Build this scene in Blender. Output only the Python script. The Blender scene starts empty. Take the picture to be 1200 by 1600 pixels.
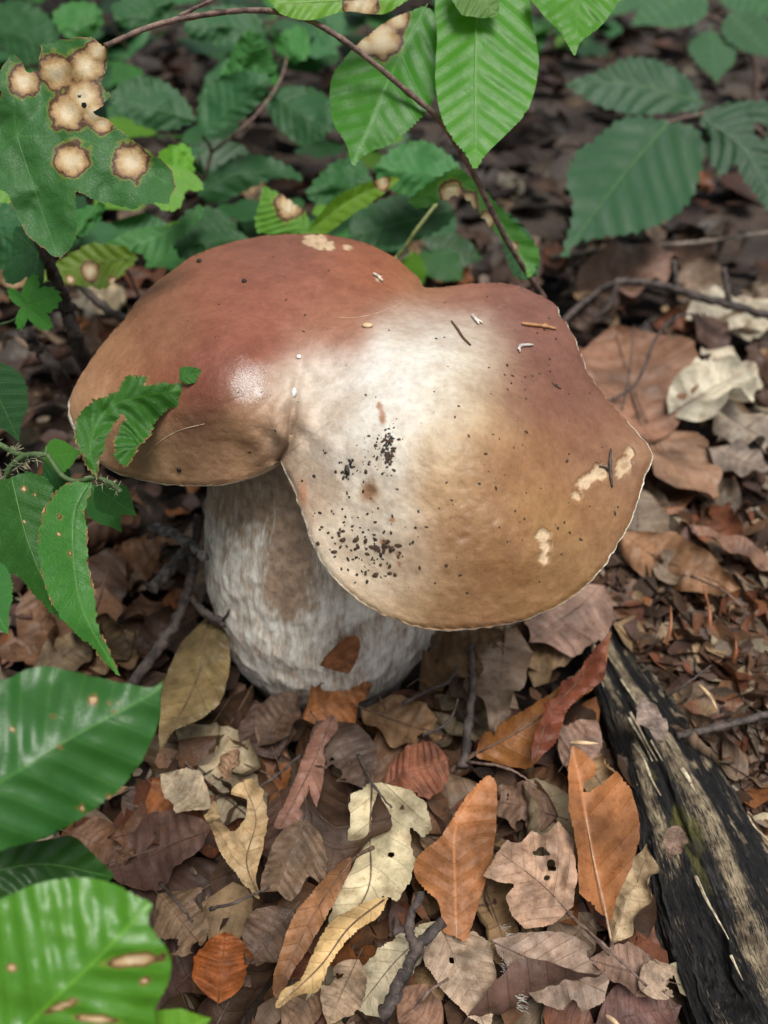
import bpy, math, random
import numpy as np
from mathutils import Vector, Matrix

random.seed(7)
RNG = np.random.default_rng(7)
scene = bpy.context.scene
COL = scene.collection

# ------------------------------------------------------------------ camera
CAM_H = 0.36
PITCH = math.radians(45)
FPX = 1232.0                                   # focal length in pixels of a 1200 x 1600 frame
cam_data = bpy.data.cameras.new("camera")
cam = bpy.data.objects.new("camera", cam_data)
COL.objects.link(cam)
cam.location = (0, 0, CAM_H)
cam.rotation_euler = (math.pi / 2 - PITCH, 0, 0)
cam_data.sensor_fit = 'VERTICAL'
cam_data.sensor_height = 36
cam_data.lens = 36 * FPX / 1600
cam_data.clip_start = 0.01
cam_data.clip_end = 200
cam_data.dof.use_dof = True
cam_data.dof.focus_distance = 0.300
cam_data.dof.aperture_fstop = 7.4
scene.camera = cam

# ------------------------------------------------------------------ sky and sun
SUN_EL, SUN_ROT = math.radians(78), math.radians(140)
world = bpy.data.worlds.new("World")
scene.world = world
world.use_nodes = True
wn = world.node_tree.nodes
wl = world.node_tree.links
wn.clear()
sky = wn.new('ShaderNodeTexSky')
sky.sky_type = 'NISHITA'
sky.sun_disc = False
sky.sun_elevation = SUN_EL
sky.sun_rotation = SUN_ROT
sky.dust_density = 4.0
sky.ozone_density = 1.0
hsv = wn.new('ShaderNodeHueSaturation')
hsv.inputs['Saturation'].default_value = 0.35
bg = wn.new('ShaderNodeBackground')
bg.inputs['Strength'].default_value = 0.055
wo = wn.new('ShaderNodeOutputWorld')
wl.new(sky.outputs[0], hsv.inputs['Color'])
wl.new(hsv.outputs[0], bg.inputs['Color'])
wl.new(bg.outputs[0], wo.inputs['Surface'])
sun_data = bpy.data.lights.new("sun", 'SUN')
sun = bpy.data.objects.new("sun", sun_data)
COL.objects.link(sun)
sun_data.energy = 1.5
sun_data.angle = math.radians(28)
sun_data.color = (1.0, 0.97, 0.92)
sd = Vector((math.sin(SUN_ROT) * math.cos(SUN_EL), math.cos(SUN_ROT) * math.cos(SUN_EL), math.sin(SUN_EL)))
sun.rotation_euler = sd.to_track_quat('Z', 'Y').to_euler()
scene.view_settings.view_transform = 'Standard'
scene.view_settings.look = 'None'
scene.view_settings.gamma = 1
scene.view_settings.use_curve_mapping = False
scene.view_settings.exposure = 1.35

# ------------------------------------------------------------------ geometry of the place as seen by the camera
FW = np.array([0, math.cos(PITCH), -math.sin(PITCH)])
UP = np.array([0, math.sin(PITCH), math.cos(PITCH)])
RT = np.array([1.0, 0, 0])
CAMP = np.array([0, 0, CAM_H])

def P(px, py, zc):
    """point seen at a photo pixel at distance zc along the view axis"""
    px, py, zc = np.asarray(px, float), np.asarray(py, float), np.asarray(zc, float)
    u, v = (px - 600) / FPX, (800 - py) / FPX
    return CAMP + zc[..., None] * (FW + u[..., None] * RT + v[..., None] * UP)

def G(px, py, z=0.0):
    """point seen at a photo pixel at height z above the forest floor"""
    u, v = (px - 600) / FPX, (800 - py) / FPX
    d = FW + u * RT + v * UP
    t = (z - CAM_H) / d[2]
    return CAMP + t * d

def proj(p):
    d = np.asarray(p, float) - CAMP
    zc = d @ FW
    return 600 + FPX * (d @ RT) / zc, 800 - FPX * (d @ UP) / zc, zc

def gh(x, y):
    return 0.004 * np.sin(17 * x + 1.3) * np.sin(13 * y + .4) + 0.003 * np.sin(41 * x + 2 * y) * np.sin(37 * y - 5 * x)

def lin(c):
    c = np.asarray(c, float) / 255.0
    return np.where(c <= 0.04045, c / 12.92, ((c + 0.055) / 1.055) ** 2.4)

def sm(e0, e1, x):
    t = np.clip((x - e0) / (e1 - e0), 0, 1)
    return t * t * (3 - 2 * t)

# cheap value noise on arrays
_perm = RNG.random(4096)
def vnoise(x, y, seed=0):
    x, y = np.asarray(x, float), np.asarray(y, float)
    xi, yi = np.floor(x).astype(int), np.floor(y).astype(int)
    fx, fy = x - xi, y - yi
    fx, fy = fx * fx * (3 - 2 * fx), fy * fy * (3 - 2 * fy)
    h = lambda a, b: _perm[(a * 73 + b * 1151 + seed * 331 + (a * b) * 7) % 4096]
    return (h(xi, yi) * (1 - fx) + h(xi + 1, yi) * fx) * (1 - fy) + (h(xi, yi + 1) * (1 - fx) + h(xi + 1, yi + 1) * fx) * fy

def fbm(x, y, seed=0, o=4):
    s, a, t = 0, 1, 0
    for k in range(o):
        s = s + a * vnoise(x * 2 ** k, y * 2 ** k, seed + k * 11)
        t += a
        a *= .5
    return s / t

# ------------------------------------------------------------------ object helpers
def mesh(name, V, F, mat, uv=None, attrs=None, smooth=True):
    me = bpy.data.meshes.new(name)
    me.from_pydata(np.asarray(V, float).tolist(), [], F if isinstance(F, list) else F.tolist())
    if smooth:
        me.polygons.foreach_set('use_smooth', np.ones(len(me.polygons), bool))
    if uv is not None:
        li = np.empty(len(me.loops), np.int32)
        me.loops.foreach_get('vertex_index', li)
        l = me.uv_layers.new(name='UVMap')
        l.data.foreach_set('uv', np.asarray(uv, float)[li].ravel())
    for k, a in (attrs or {}).items():
        a = np.asarray(a, float)
        if a.ndim == 1:
            at = me.attributes.new(k, 'FLOAT', 'POINT')
            at.data.foreach_set('value', a)
        else:
            at = me.attributes.new(k, 'FLOAT_COLOR', 'POINT')
            if a.shape[1] == 3:
                a = np.c_[a, np.ones(len(a))]
            at.data.foreach_set('color', a.ravel())
    if mat:
        me.materials.append(mat)
    me.update()
    return me

def link(name, me, parent=None, M=None):
    o = bpy.data.objects.new(name, me)
    COL.objects.link(o)
    if parent is not None:
        o.parent = parent
    if M is not None:
        o.matrix_basis = M
    return o

def tag(o, label=None, cat=None, group=None, kind=None):
    for k, v in (('label', label), ('category', cat), ('group', group), ('kind', kind)):
        if v:
            o[k] = v
    return o

def tube_geo(pts, rad, sides=7, bump=0.0, seed=0, cap=True):
    pts = np.asarray(pts, float)
    n = len(pts)
    rad = np.broadcast_to(np.asarray(rad, float), (n,)) if np.ndim(rad) == 0 else np.asarray(rad, float)
    t = np.gradient(pts, axis=0)
    t /= np.linalg.norm(t, axis=1)[:, None] + 1e-12
    ref = np.array([0.13, 0.21, 0.97])
    V = []
    for i in range(n):
        a = np.cross(t[i], ref)
        if np.linalg.norm(a) < .05:
            a = np.cross(t[i], [1, 0, 0])
        a /= np.linalg.norm(a)
        b = np.cross(t[i], a)
        for k in range(sides):
            an = 2 * math.pi * k / sides
            r = rad[i] * (1 + bump * (_perm[(i * 31 + k * 7 + seed * 97) % 4096] - .5))
            V.append(pts[i] + r * (math.cos(an) * a + math.sin(an) * b))
    F = []
    for i in range(n - 1):
        for k in range(sides):
            k2 = (k + 1) % sides
            F.append((i * sides + k, i * sides + k2, (i + 1) * sides + k2, (i + 1) * sides + k))
    if cap:
        F.append(tuple(range(sides - 1, -1, -1)))
        F.append(tuple((n - 1) * sides + k for k in range(sides)))
    return np.array(V), F

def spline(pts, per=8):
    pts = np.asarray(pts, float)
    if len(pts) < 3:
        t = np.linspace(0, 1, per + 1)[:, None]
        return pts[0] * (1 - t) + pts[-1] * t
    p = np.vstack([2 * pts[0] - pts[1], pts, 2 * pts[-1] - pts[-2]])
    out = []
    for i in range(1, len(p) - 2):
        for k in range(per):
            t = k / per
            out.append(.5 * (2 * p[i] + (-p[i - 1] + p[i + 1]) * t + (2 * p[i - 1] - 5 * p[i] + 4 * p[i + 1] - p[i + 2]) * t * t
                             + (-p[i - 1] + 3 * p[i] - 3 * p[i + 1] + p[i + 2]) * t ** 3))
    out.append(p[-2])
    return np.array(out)

def merge(geos):
    V, F, n = [], [], 0
    for v, f in geos:
        V.append(v)
        F += [tuple(i + n for i in q) for q in f]
        n += len(v)
    return np.vstack(V), F

# ------------------------------------------------------------------ materials
class NB:
    def __init__(self, name):
        self.m = bpy.data.materials.new(name)
        self.m.use_nodes = True
        self.t = self.m.node_tree
        self.t.nodes.clear()
        self.out = self.n('ShaderNodeOutputMaterial')
    def n(self, typ, **kw):
        nd = self.t.nodes.new(typ)
        for k, v in kw.items():
            if k == 'ins':
                for a, b in v.items():
                    self.set(nd.inputs[a], b)
            else:
                setattr(nd, k, v)
        return nd
    def set(self, sock, b):
        if isinstance(b, bpy.types.NodeSocket):
            self.t.links.new(b, sock)
        else:
            if sock.type == 'RGBA' and not np.isscalar(b) and len(b) == 3:
                b = (*b, 1)
            sock.default_value = b
    def math(self, op, a, b=0.0, c=None, clamp=False):
        nd = self.n('ShaderNodeMath', operation=op, use_clamp=clamp)
        self.set(nd.inputs[0], a)
        self.set(nd.inputs[1], b)
        if c is not None:
            self.set(nd.inputs[2], c)
        return nd.outputs[0]
    def smooth(self, x, a, b, lo=0.0, hi=1.0):
        nd = self.n('ShaderNodeMapRange', interpolation_type='SMOOTHSTEP')
        self.set(nd.inputs[0], x)
        for i, v in enumerate((a, b, lo, hi)):
            self.set(nd.inputs[i + 1], v)
        return nd.outputs[0]
    def noise(self, vec, scale, detail=4, rough=.55, out=0):
        nd = self.n('ShaderNodeTexNoise', ins={'Scale': scale, 'Detail': detail, 'Roughness': rough})
        if vec is not None:
            self.set(nd.inputs['Vector'], vec)
        return nd.outputs[out]
    def mix(self, f, a, b, mode='MIX'):
        nd = self.n('ShaderNodeMix', data_type='RGBA', blend_type=mode)
        self.set(nd.inputs[0], f)
        self.set(nd.inputs[6], a)
        self.set(nd.inputs[7], b)
        return nd.outputs[2]
    def mapping(self, vec, scale=(1, 1, 1), loc=(0, 0, 0)):
        nd = self.n('ShaderNodeMapping')
        self.set(nd.inputs[0], vec)
        self.set(nd.inputs[1], loc)
        self.set(nd.inputs[3], scale)
        return nd.outputs[0]
    def bump(self, h, strength=.5, dist=.001):
        nd = self.n('ShaderNodeBump', ins={'Strength': strength, 'Distance': dist, 'Height': h})
        return nd.outputs[0]
    def principled(self, **ins):
        nd = self.n('ShaderNodeBsdfPrincipled')
        for k, v in ins.items():
            self.set(nd.inputs[k.replace('_', ' ')], v)
        return nd.outputs[0]
    def done(self, sh):
        self.t.links.new(sh, self.out.inputs[0])
        return self.m

def leaf_masks(b):
    """midrib and side-vein masks from the leaf's own UV (x across, row number along)"""
    uv = b.n('ShaderNodeUVMap').outputs[0]
    sp = b.n('ShaderNodeSeparateXYZ')
    b.set(sp.inputs[0], uv)
    ax = b.math('ABSOLUTE', sp.outputs[0])
    mid = b.smooth(ax, .003, .011, 1, 0)
    fr = b.math('PINGPONG', sp.outputs[1], .5)
    lat = b.smooth(fr, .012, .055, 1, 0)
    lat2 = b.smooth(fr, .0, .5, 1, 0)
    return uv, ax, mid, lat, lat2

def mat_dead(name, stuff=False):
    b = NB(name)
    tc = b.n('ShaderNodeTexCoord').outputs['Object']
    if stuff:
        base = b.n('ShaderNodeAttribute', attribute_name='tint').outputs['Color']
        vec = b.mapping(tc, (17, 17, 17))
    else:
        oi = b.n('ShaderNodeObjectInfo')
        base = oi.outputs['Color']
        ad = b.n('ShaderNodeVectorMath', operation='ADD')
        b.set(ad.inputs[0], tc)
        sc = b.n('ShaderNodeVectorMath', operation='SCALE')
        sc.inputs[0].default_value = (37, 51, 23)
        b.set(sc.inputs['Scale'], oi.outputs['Random'])
        b.set(ad.inputs[1], sc.outputs[0])
        vec = ad.outputs[0]
    uv, ax, mid, lat, lat2 = leaf_masks(b)
    dk = (.58, .52, .48, 1) if stuff else b.mix(oi.outputs['Alpha'], (1.55, 1.5, 1.5, 1), (.58, .52, .48, 1))
    n1 = b.noise(vec, 3.0, 5, .6)
    n2 = b.noise(vec, 14.0, 5, .65)
    n3 = b.noise(vec, 60.0, 3, .6)
    f = b.smooth(n1, .25, .75, .45, 1.40)
    c = b.mix(1.0, base, f, 'MULTIPLY')
    # bleached and reddish patches
    c = b.mix(b.smooth(n1, .55, .75, 0, .35), c, b.mix(1.0, base, (1.5, 1.45, 1.45), 'MULTIPLY'))
    c = b.mix(b.smooth(n2, .48, .66, 0, .60), c, b.mix(1.0, c, (.62, .50, .42), 'MULTIPLY'))
    c = b.mix(b.smooth(n3, .60, .72, 0, .7), c, b.mix(1.0, c, (.35, .28, .25), 'MULTIPLY'))
    c = b.mix(b.math('MULTIPLY', mid, .55), c, b.mix(1.0, base, dk, 'MULTIPLY'))
    c = b.mix(b.math('MULTIPLY', lat, b.smooth(n1, .35, .65, .05, .38)), c, b.mix(1.0, base, dk, 'MULTIPLY'))
    h = b.math('ADD', b.math('MULTIPLY', n2, .6), b.math('MULTIPLY', n3, .3))
    vo = b.n('ShaderNodeTexVoronoi', feature='DISTANCE_TO_EDGE', ins={'Scale': 26})
    b.set(vo.inputs['Vector'], vec)
    net = b.smooth(vo.outputs['Distance'], .0, .10, 1, 0)
    c = b.mix(b.math('MULTIPLY', net, .22), c, b.mix(1.0, c, (.6, .55, .5), 'MULTIPLY'))
    h = b.math('ADD', h, b.math('MULTIPLY', lat, .5))
    bp = b.bump(h, .55, .0008 if stuff else .0010)
    pr = b.principled(Base_Color=c, Roughness=b.smooth(n2, .3, .7, .42, .7), Normal=bp, Specular_IOR_Level=.32)
    tr = b.n('ShaderNodeBsdfTranslucent', ins={'Color': c})
    ms = b.n('ShaderNodeMixShader', ins={0: .12})
    b.set(ms.inputs[1], pr)
    b.set(ms.inputs[2], tr.outputs[0])
    return b.done(ms.outputs[0])

def mat_green(name, col, back=None, rough=.38, veinlight=.35, bumpy=.5, trans=.28, spec=.42, netw=.30):
    b = NB(name)
    tc = b.n('ShaderNodeTexCoord').outputs['Object']
    oi = b.n('ShaderNodeObjectInfo')
    col = np.array(col)
    uv, ax, mid, lat, lat2 = leaf_masks(b)
    n1 = b.noise(tc, 4, 4, .6)
    n2 = b.noise(tc, 26, 4, .6)
    n3 = b.noise(tc, 90, 2, .5)
    var = b.math('MULTIPLY_ADD', oi.outputs['Random'], .5, .75)
    c = b.mix(1.0, b.n('ShaderNodeObjectInfo').outputs['Color'], var, 'MULTIPLY')
    c = b.mix(1.0, c, (*col, 1), 'MULTIPLY')
    c = b.mix(b.smooth(n1, .3, .7, 0, .45), c, b.mix(1.0, c, (1.35, 1.15, .8), 'MULTIPLY'))
    c = b.mix(b.smooth(n2, .45, .7, 0, .35), c, b.mix(1.0, c, (.7, .75, .8), 'MULTIPLY'))
    c = b.mix(b.math('MULTIPLY', lat, veinlight * .6), c, b.mix(1.0, c, (2.2, 1.7, 1.6), 'MULTIPLY'))
    c = b.mix(b.math('MULTIPLY', mid, veinlight), c, b.mix(1.0, c, (2.6, 2.0, 2.0), 'MULTIPLY'))
    sp = b.n('ShaderNodeAttribute', attribute_name='spot').outputs['Fac']
    jit = b.math('MULTIPLY_ADD', b.math('SUBTRACT', n2, .5), .42, sp)
    rmp = b.n('ShaderNodeValToRGB')
    e = rmp.color_ramp.elements
    e[0].position, e[0].color = .30, (.10, .045, .02, 1)
    e[1].position, e[1].color = 1.0, (.60, .50, .34, 1)
    for p, q in ((.44, (.06, .032, .016, 1)), (.52, (.26, .15, .065, 1)), (.74, (.46, .32, .16, 1))):
        el = e.new(p)
        el.color = q
    b.set(rmp.inputs[0], jit)
    yel = b.smooth(jit, .14, .30, 0, .35)
    c = b.mix(yel, c, (.30, .28, .03, 1))
    spm = b.smooth(jit, .28, .36)
    c = b.mix(spm, c, rmp.outputs[0])
    h = b.math('ADD', b.math('MULTIPLY', n2, .5), b.math('MULTIPLY', n3, .25))
    vo = b.n('ShaderNodeTexVoronoi', feature='DISTANCE_TO_EDGE', ins={'Scale': 34})
    wp = b.mix(.03, tc, b.n('ShaderNodeTexNoise', ins={'Scale': 20}).outputs['Color'], 'ADD')
    b.set(vo.inputs['Vector'], wp)
    net = b.smooth(vo.outputs['Distance'], .0, .12, 1, 0)
    c = b.mix(b.math('MULTIPLY', net, netw), c, b.mix(1.0, c, (1.7, 1.5, 1.3), 'MULTIPLY'))
    h = b.math('SUBTRACT', h, b.math('MULTIPLY', net, netw * 1.4))
    h = b.math('SUBTRACT', h, b.math('MULTIPLY', lat, .5))
    bp = b.bump(h, bumpy, .0007)
    pr = b.principled(Base_Color=c, Roughness=b.math('MULTIPLY_ADD', n2, .25, rough - .12), Normal=bp, Specular_IOR_Level=spec)
    tr = b.n('ShaderNodeBsdfTranslucent')
    b.set(tr.inputs['Color'], b.mix(1.0, c, (1.5, 1.5, .6, 1), 'MULTIPLY'))
    ms = b.n('ShaderNodeMixShader', ins={0: trans})
    b.set(ms.inputs[1], pr)
    b.set(ms.inputs[2], tr.outputs[0])
    return b.done(ms.outputs[0])

def mat_bark(name, c0, c1, scale=120, rough=.75):
    b = NB(name)
    tc = b.n('ShaderNodeTexCoord').outputs['Object']
    n1 = b.noise(tc, scale, 5, .65)
    n2 = b.noise(tc, scale * 5, 3, .6)
    c = b.mix(b.smooth(n1, .35, .65), (*c0, 1), (*c1, 1))
    c = b.mix(b.smooth(n2, .6, .7, 0, .6), c, (*(np.array(c1) * 1.8), 1))
    h = b.math('ADD', n1, b.math('MULTIPLY', n2, .5))
    return b.done(b.principled(Base_Color=c, Roughness=rough, Normal=b.bump(h, .8, .001)))

def mat_plain(name, c, rough=.6, scale=300):
    b = NB(name)
    tc = b.n('ShaderNodeTexCoord').outputs['Object']
    n1 = b.noise(tc, scale, 4, .6)
    cc = b.mix(b.smooth(n1, .3, .7), (*(np.array(c) * .65), 1), (*(np.array(c) * 1.3), 1))
    return b.done(b.principled(Base_Color=cc, Roughness=rough, Normal=b.bump(n1, .4, .0006)))

M_DEAD = mat_dead('dead_leaf')
M_LITTER = mat_dead('litter', True)
M_BEECH = mat_green('beech_green', (1, 1, 1), rough=.40, veinlight=.30, trans=.42, bumpy=.25, spec=.36, netw=.10)
M_GLOSS = mat_green('glossy_green', (1, 1, 1), rough=.37, veinlight=.45, bumpy=.2, trans=.2, spec=.5, netw=.12)
M_MATTE = mat_green('soft_green', (1, 1, 1), rough=.50, veinlight=.30, bumpy=.45, trans=.26, spec=.34, netw=.18)
M_MID = mat_bark('leaf_midrib', lin((120, 95, 75)), lin((70, 52, 42)), 30)
M_MIDP = mat_bark('pale_midrib', lin((150, 118, 92)), lin((186, 158, 130)), 30)
M_GMID = mat_plain('green_midrib', (.09, .20, .05), .5, 30)
M_TWIG = mat_bark('twig_bark', (.020, .014, .012), (.085, .062, .052), 160)
M_TWIG_RED = mat_bark('branch_bark', (.060, .035, .026), (.20, .13, .10), 220)
M_GSTEM = mat_plain('green_stem', (.055, .095, .030), .6, 200)
M_PALE = mat_plain('pale_wood', (.50, .36, .22), .7, 200)
M_BLACK = mat_plain('black_crumb', (.012, .009, .007), .6, 400)
M_SCRAP = mat_plain('scrap_brown', tuple(lin((150, 90, 55))), .6, 250)

def ground_mat():
    b = NB('forest_floor')
    tc = b.n('ShaderNodeTexCoord').outputs['Object']
    n1 = b.noise(tc, 14, 6, .65)
    n2 = b.noise(tc, 90, 5, .65)
    c = b.mix(b.smooth(n1, .35, .65), (.010, .007, .005, 1), (.045, .028, .019, 1))
    c = b.mix(b.smooth(n2, .5, .7, 0, .7), c, (.075, .046, .030, 1))
    return b.done(b.principled(Base_Color=c, Roughness=.85, Normal=b.bump(n2, .9, .006)))
M_GROUND = ground_mat()

# ------------------------------------------------------------------ ground
def build_ground():
    ax = np.unique(np.concatenate([np.linspace(-1.2, 1.2, 121), np.linspace(-60, -1.2, 12), np.linspace(1.2, 60, 12)]))
    ay = np.unique(np.concatenate([np.linspace(-.3, 2.4, 136), np.linspace(-60, -.3, 12), np.linspace(2.4, 60, 12)]))
    X, Y = np.meshgrid(ax, ay)
    Z = gh(X, Y) - .030 + .005 * (fbm(X * 40 + 9, Y * 40 + 9, 3) - .5)
    V = np.c_[X.ravel(), Y.ravel(), Z.ravel()]
    nx, ny = len(ax), len(ay)
    i = np.arange(ny - 1)[:, None] * nx + np.arange(nx - 1)[None, :]
    F = np.stack([i, i + 1, i + nx + 1, i + nx], -1).reshape(-1, 4)
    o = link('forest_ground', mesh('forest_ground', V, F, M_GROUND))
    tag(o, 'dark bare soil showing between the dead leaves', kind='structure')
build_ground()

# ------------------------------------------------------------------ mushroom
CC = np.array([565.0, 622.0])
# outline of the cap as it stands: x, y, distance, how far the skin rolls away there (0 thin rim, 1 dome turning from view)
OUTL = np.array([
 (436,720,.301,0),(450,742,.297,0),(461,768,.293,0),(475,808,.289,0),(488,848,.286,0),(510,888,.284,0),(545,924,.282,0),(580,950,.281,0),
 (620,969,.280,0),(660,980,.280,0),(700,983,.280,0),(740,981,.281,0),(780,977,.282,0),(820,968,.283,0),(860,952,.285,0),(895,930,.288,0),
 (926,904,.291,0),(955,868,.296,0),(980,825,.302,0),(998,776,.308,0),(1008,742,.312,.05),(1018,710,.317,.05),(996,676,.321,.05),(962,640,.326,.1),(935,605,.331,.1),
 (914,570,.337,.1),(899,530,.345,.1),(884,505,.351,.1),(873,490,.354,.1),(868,476,.357,.1),(842,461,.364,.15),(803,445,.371,.30),(760,442,.376,.5),(720,445,.377,.5),
 (690,449,.377,.5),(664,449,.379,.8),(654,434,.382,1),(640,421,.383,1),(620,405,.384,1),(590,388,.386,1),(550,374,.387,1),(500,366,.387,1),(450,366,.386,1),
 (400,370,.384,1),(350,382,.381,1),(300,401,.377,1),(265,425,.374,1),(237,447,.370,.8),(214,470,.367,.6),(195,498,.364,.5),(170,526,.360,.5),
 (145,557,.356,.5),(125,589,.352,.5),(112,615,.348,.4),(108,640,.344,.3),(117,668,.338,.2),(135,695,.332,.1),(155,722,.327,0),(182,738,.323,0),
 (220,749,.318,0),(260,756,.314,0),(310,758,.309,0),(350,756,.306,0),(385,749,.304,0),(410,738,.303,0),(427,727,.302,0)], float)

INNER = np.array([  # photo x, y and distance of points on the skin
 (640,600,.283),(760,720,.272),(700,800,.269),(600,820,.273),(560,760,.277),(520,700,.281),(680,520,.312),(780,540,.315),(720,480,.348),(850,620,.303),(880,720,.293),
 (900,820,.286),(820,880,.274),(720,900,.272),(640,910,.275),(560,880,.279),(930,700,.303),(830,520,.334),(600,500,.316),(540,560,.297),(560,440,.340),(620,460,.346),(520,620,.288),
 (350,530,.298),(300,650,.293),(420,430,.338),(420,500,.312),(180,600,.321),(260,550,.308),(400,600,.288),(400,690,.291),(330,710,.297),(230,690,.308),(480,500,.318),(300,460,.333),(230,520,.327),(455,640,.291)], float)

def tps_fit(xy, z, lam=1e-4):
    n = len(xy)
    d = np.linalg.norm(xy[:, None] - xy[None], axis=-1)
    K = np.where(d > 0, d * d * np.log(d + 1e-12), 0) + lam * np.eye(n) * 50
    Q = np.c_[np.ones(n), xy]
    A = np.block([[K, Q], [Q.T, np.zeros((3, 3))]])
    w = np.linalg.solve(A, np.r_[z, 0, 0, 0])
    def f(p):
        sh = p.shape[:-1]
        p = p.reshape(-1, 2)
        out = np.empty(len(p))
        for s in range(0, len(p), 4000):
            q = p[s:s + 4000]
            dd = np.linalg.norm(q[:, None] - xy[None], axis=-1)
            out[s:s + 4000] = np.where(dd > 0, dd * dd * np.log(dd + 1e-12), 0) @ w[:n] + w[n] + q @ w[n + 1:]
        return out.reshape(sh)
    return f

_ol = np.vstack([OUTL, OUTL[:1]])
_ol = np.vstack([spline(np.vstack([OUTL[-2:], OUTL, OUTL[:3]]), 6)])[12:12 + len(OUTL) * 6]
OLX = _ol
ROLL_A, ROLL_D = .016, 46.0
def roll_amount(p):
    """extra distance where the skin rolls away towards the outline"""
    sh = p.shape[:-1]
    p = p.reshape(-1, 2)
    out = np.empty(len(p))
    for s in range(0, len(p), 2000):
        q = p[s:s + 2000]
        d = np.linalg.norm(q[:, None] - OLX[None, :, :2], axis=-1)
        k = d.argmin(1)
        dm = d[np.arange(len(q)), k]
        wt = (OLX[:, 3][None] * np.exp(-((d - dm[:, None]) / 12.0) ** 2)).sum(1) / np.exp(-((d - dm[:, None]) / 12.0) ** 2).sum(1)
        A = .0022 + wt * ROLL_A
        D = 9 + wt * ROLL_D
        x = 1 - np.clip(dm / D, 0, 1)
        out[s:s + 2000] = A * (1 - np.sqrt(np.maximum(1 - x * x, 0)))
    return out.reshape(sh)

_xs = np.vstack([OLX[::4, :2], INNER[:, :2]])
_zs = np.r_[OLX[::4, 2] - (.0022 + OLX[::4, 3] * ROLL_A), INNER[:, 2]]
_tps = tps_fit((_xs - 560) / 100, _zs, 2e-4)

PITS = [(901,775,8),(912,754,11),(938,738,15),(926,745,9),(975,726,14),(985,708,9),(968,741,8),(848,836,11),(852,853,10),(849,872,10),(500,379,13),(485,376,11),(516,384,8),(543,386,6),(592,434,6)]
CREASE = spline(np.array([(438,718),(452,690),(458,650),(461,610),(470,575),(492,535)], float), 60)
def crease_d(p):
    d = np.linalg.norm(p.reshape(-1, 1, 2) - CREASE[None], axis=-1)
    k = d.argmin(1)
    return d.min(1).reshape(p.shape[:-1]), (k / len(CREASE)).reshape(p.shape[:-1])

def pit_mask(p):
    m = np.zeros(p.shape[:-1])
    for x, y, r in PITS:
        d = np.hypot(p[..., 0] - x, p[..., 1] - y)
        d = d * (1 + .7 * (fbm(p[..., 0] * .16, p[..., 1] * .16, 5) - .5))
        m = np.maximum(m, sm(r, r * .86, d))
    return m

def cap_depth(p):
    z = _tps((p - 560) / 100) + roll_amount(p)
    cd, ct = crease_d(p)
    fade = 1 - ct
    z = z + .0056 * fade * np.exp(-(cd / 5.5) ** 2) - .0022 * fade * np.exp(-((cd - 20) / 14) ** 2)
    x, y = p[..., 0], p[..., 1]
    z = z + .0040 * (fbm(x * .009, y * .009, 21, 2) - .5) + .0022 * np.exp(-(np.hypot((x - 360) / 60, (y - 690) / 40)) ** 2) + .0010 * (fbm(x * .05, y * .05, 31, 3) - .5)
    z = z + .0018 * pit_mask(p)
    # dimple of the pore-like hole and wrinkles beside the crease
    z = z + .0008 * np.exp(-(np.hypot(x - 578, y - 768) / 12) ** 2)
    z = z + .0006 * 1.6 * np.exp(-(cd / 55) ** 2) * np.sin(x * .11 + 2 * np.sin(y * .06))
    return z

CAPCOL = [  # photo x, y, colour of the skin there, reach
 (450,400,152,92,68),(350,470,162,98,70),(250,500,168,112,78),(170,560,192,140,98),(135,630,206,158,116),(230,600,176,112,78),(330,600,150,88,68),(300,690,128,92,66),
 (200,700,186,145,106),(250,735,190,150,110),(350,735,188,146,108),(400,700,190,146,104),(430,650,186,138,100),(446,690,206,164,122),(480,470,170,104,76),(400,520,164,96,70),
 (520,520,190,132,100),(560,470,172,108,76),(600,415,172,98,62),(650,438,186,118,62),(560,385,172,104,72),(720,465,168,108,84),(650,480,176,118,88),(800,500,152,100,82),(850,560,134,84,68),
 (820,615,150,98,72),(790,590,176,130,98),(900,620,142,94,72),(960,680,160,112,80),(1005,710,176,134,96),(880,530,152,102,80),(640,560,240,238,228),(690,550,240,237,224),(740,555,226,214,192),(580,600,238,235,226),(700,620,234,228,210),(620,650,238,234,222),(520,600,232,222,206),(640,520,226,214,194),
 (540,640,234,228,214),(480,630,228,214,194),(475,700,228,212,192),(520,720,234,224,206),(760,660,206,170,124),(740,600,218,200,166),(850,720,180,128,84),(780,720,190,142,94),
 (700,690,218,194,152),(600,730,234,226,208),(690,770,204,164,116),(760,800,184,138,90),(860,800,182,134,80),(930,790,172,124,76),(960,830,166,122,80),(980,760,164,120,82),(880,880,176,134,84),
 (800,880,166,118,70),(840,930,168,124,76),(720,860,170,126,82),(700,930,176,134,90),(640,860,204,168,128),(600,810,232,222,202),(550,860,230,214,188),(530,800,232,220,198),(600,890,230,216,192),(620,945,200,164,120),
 (480,770,200,156,120),(500,840,228,208,180),(560,920,220,194,158),(760,950,168,122,80),(915,700,152,104,70)]

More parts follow.
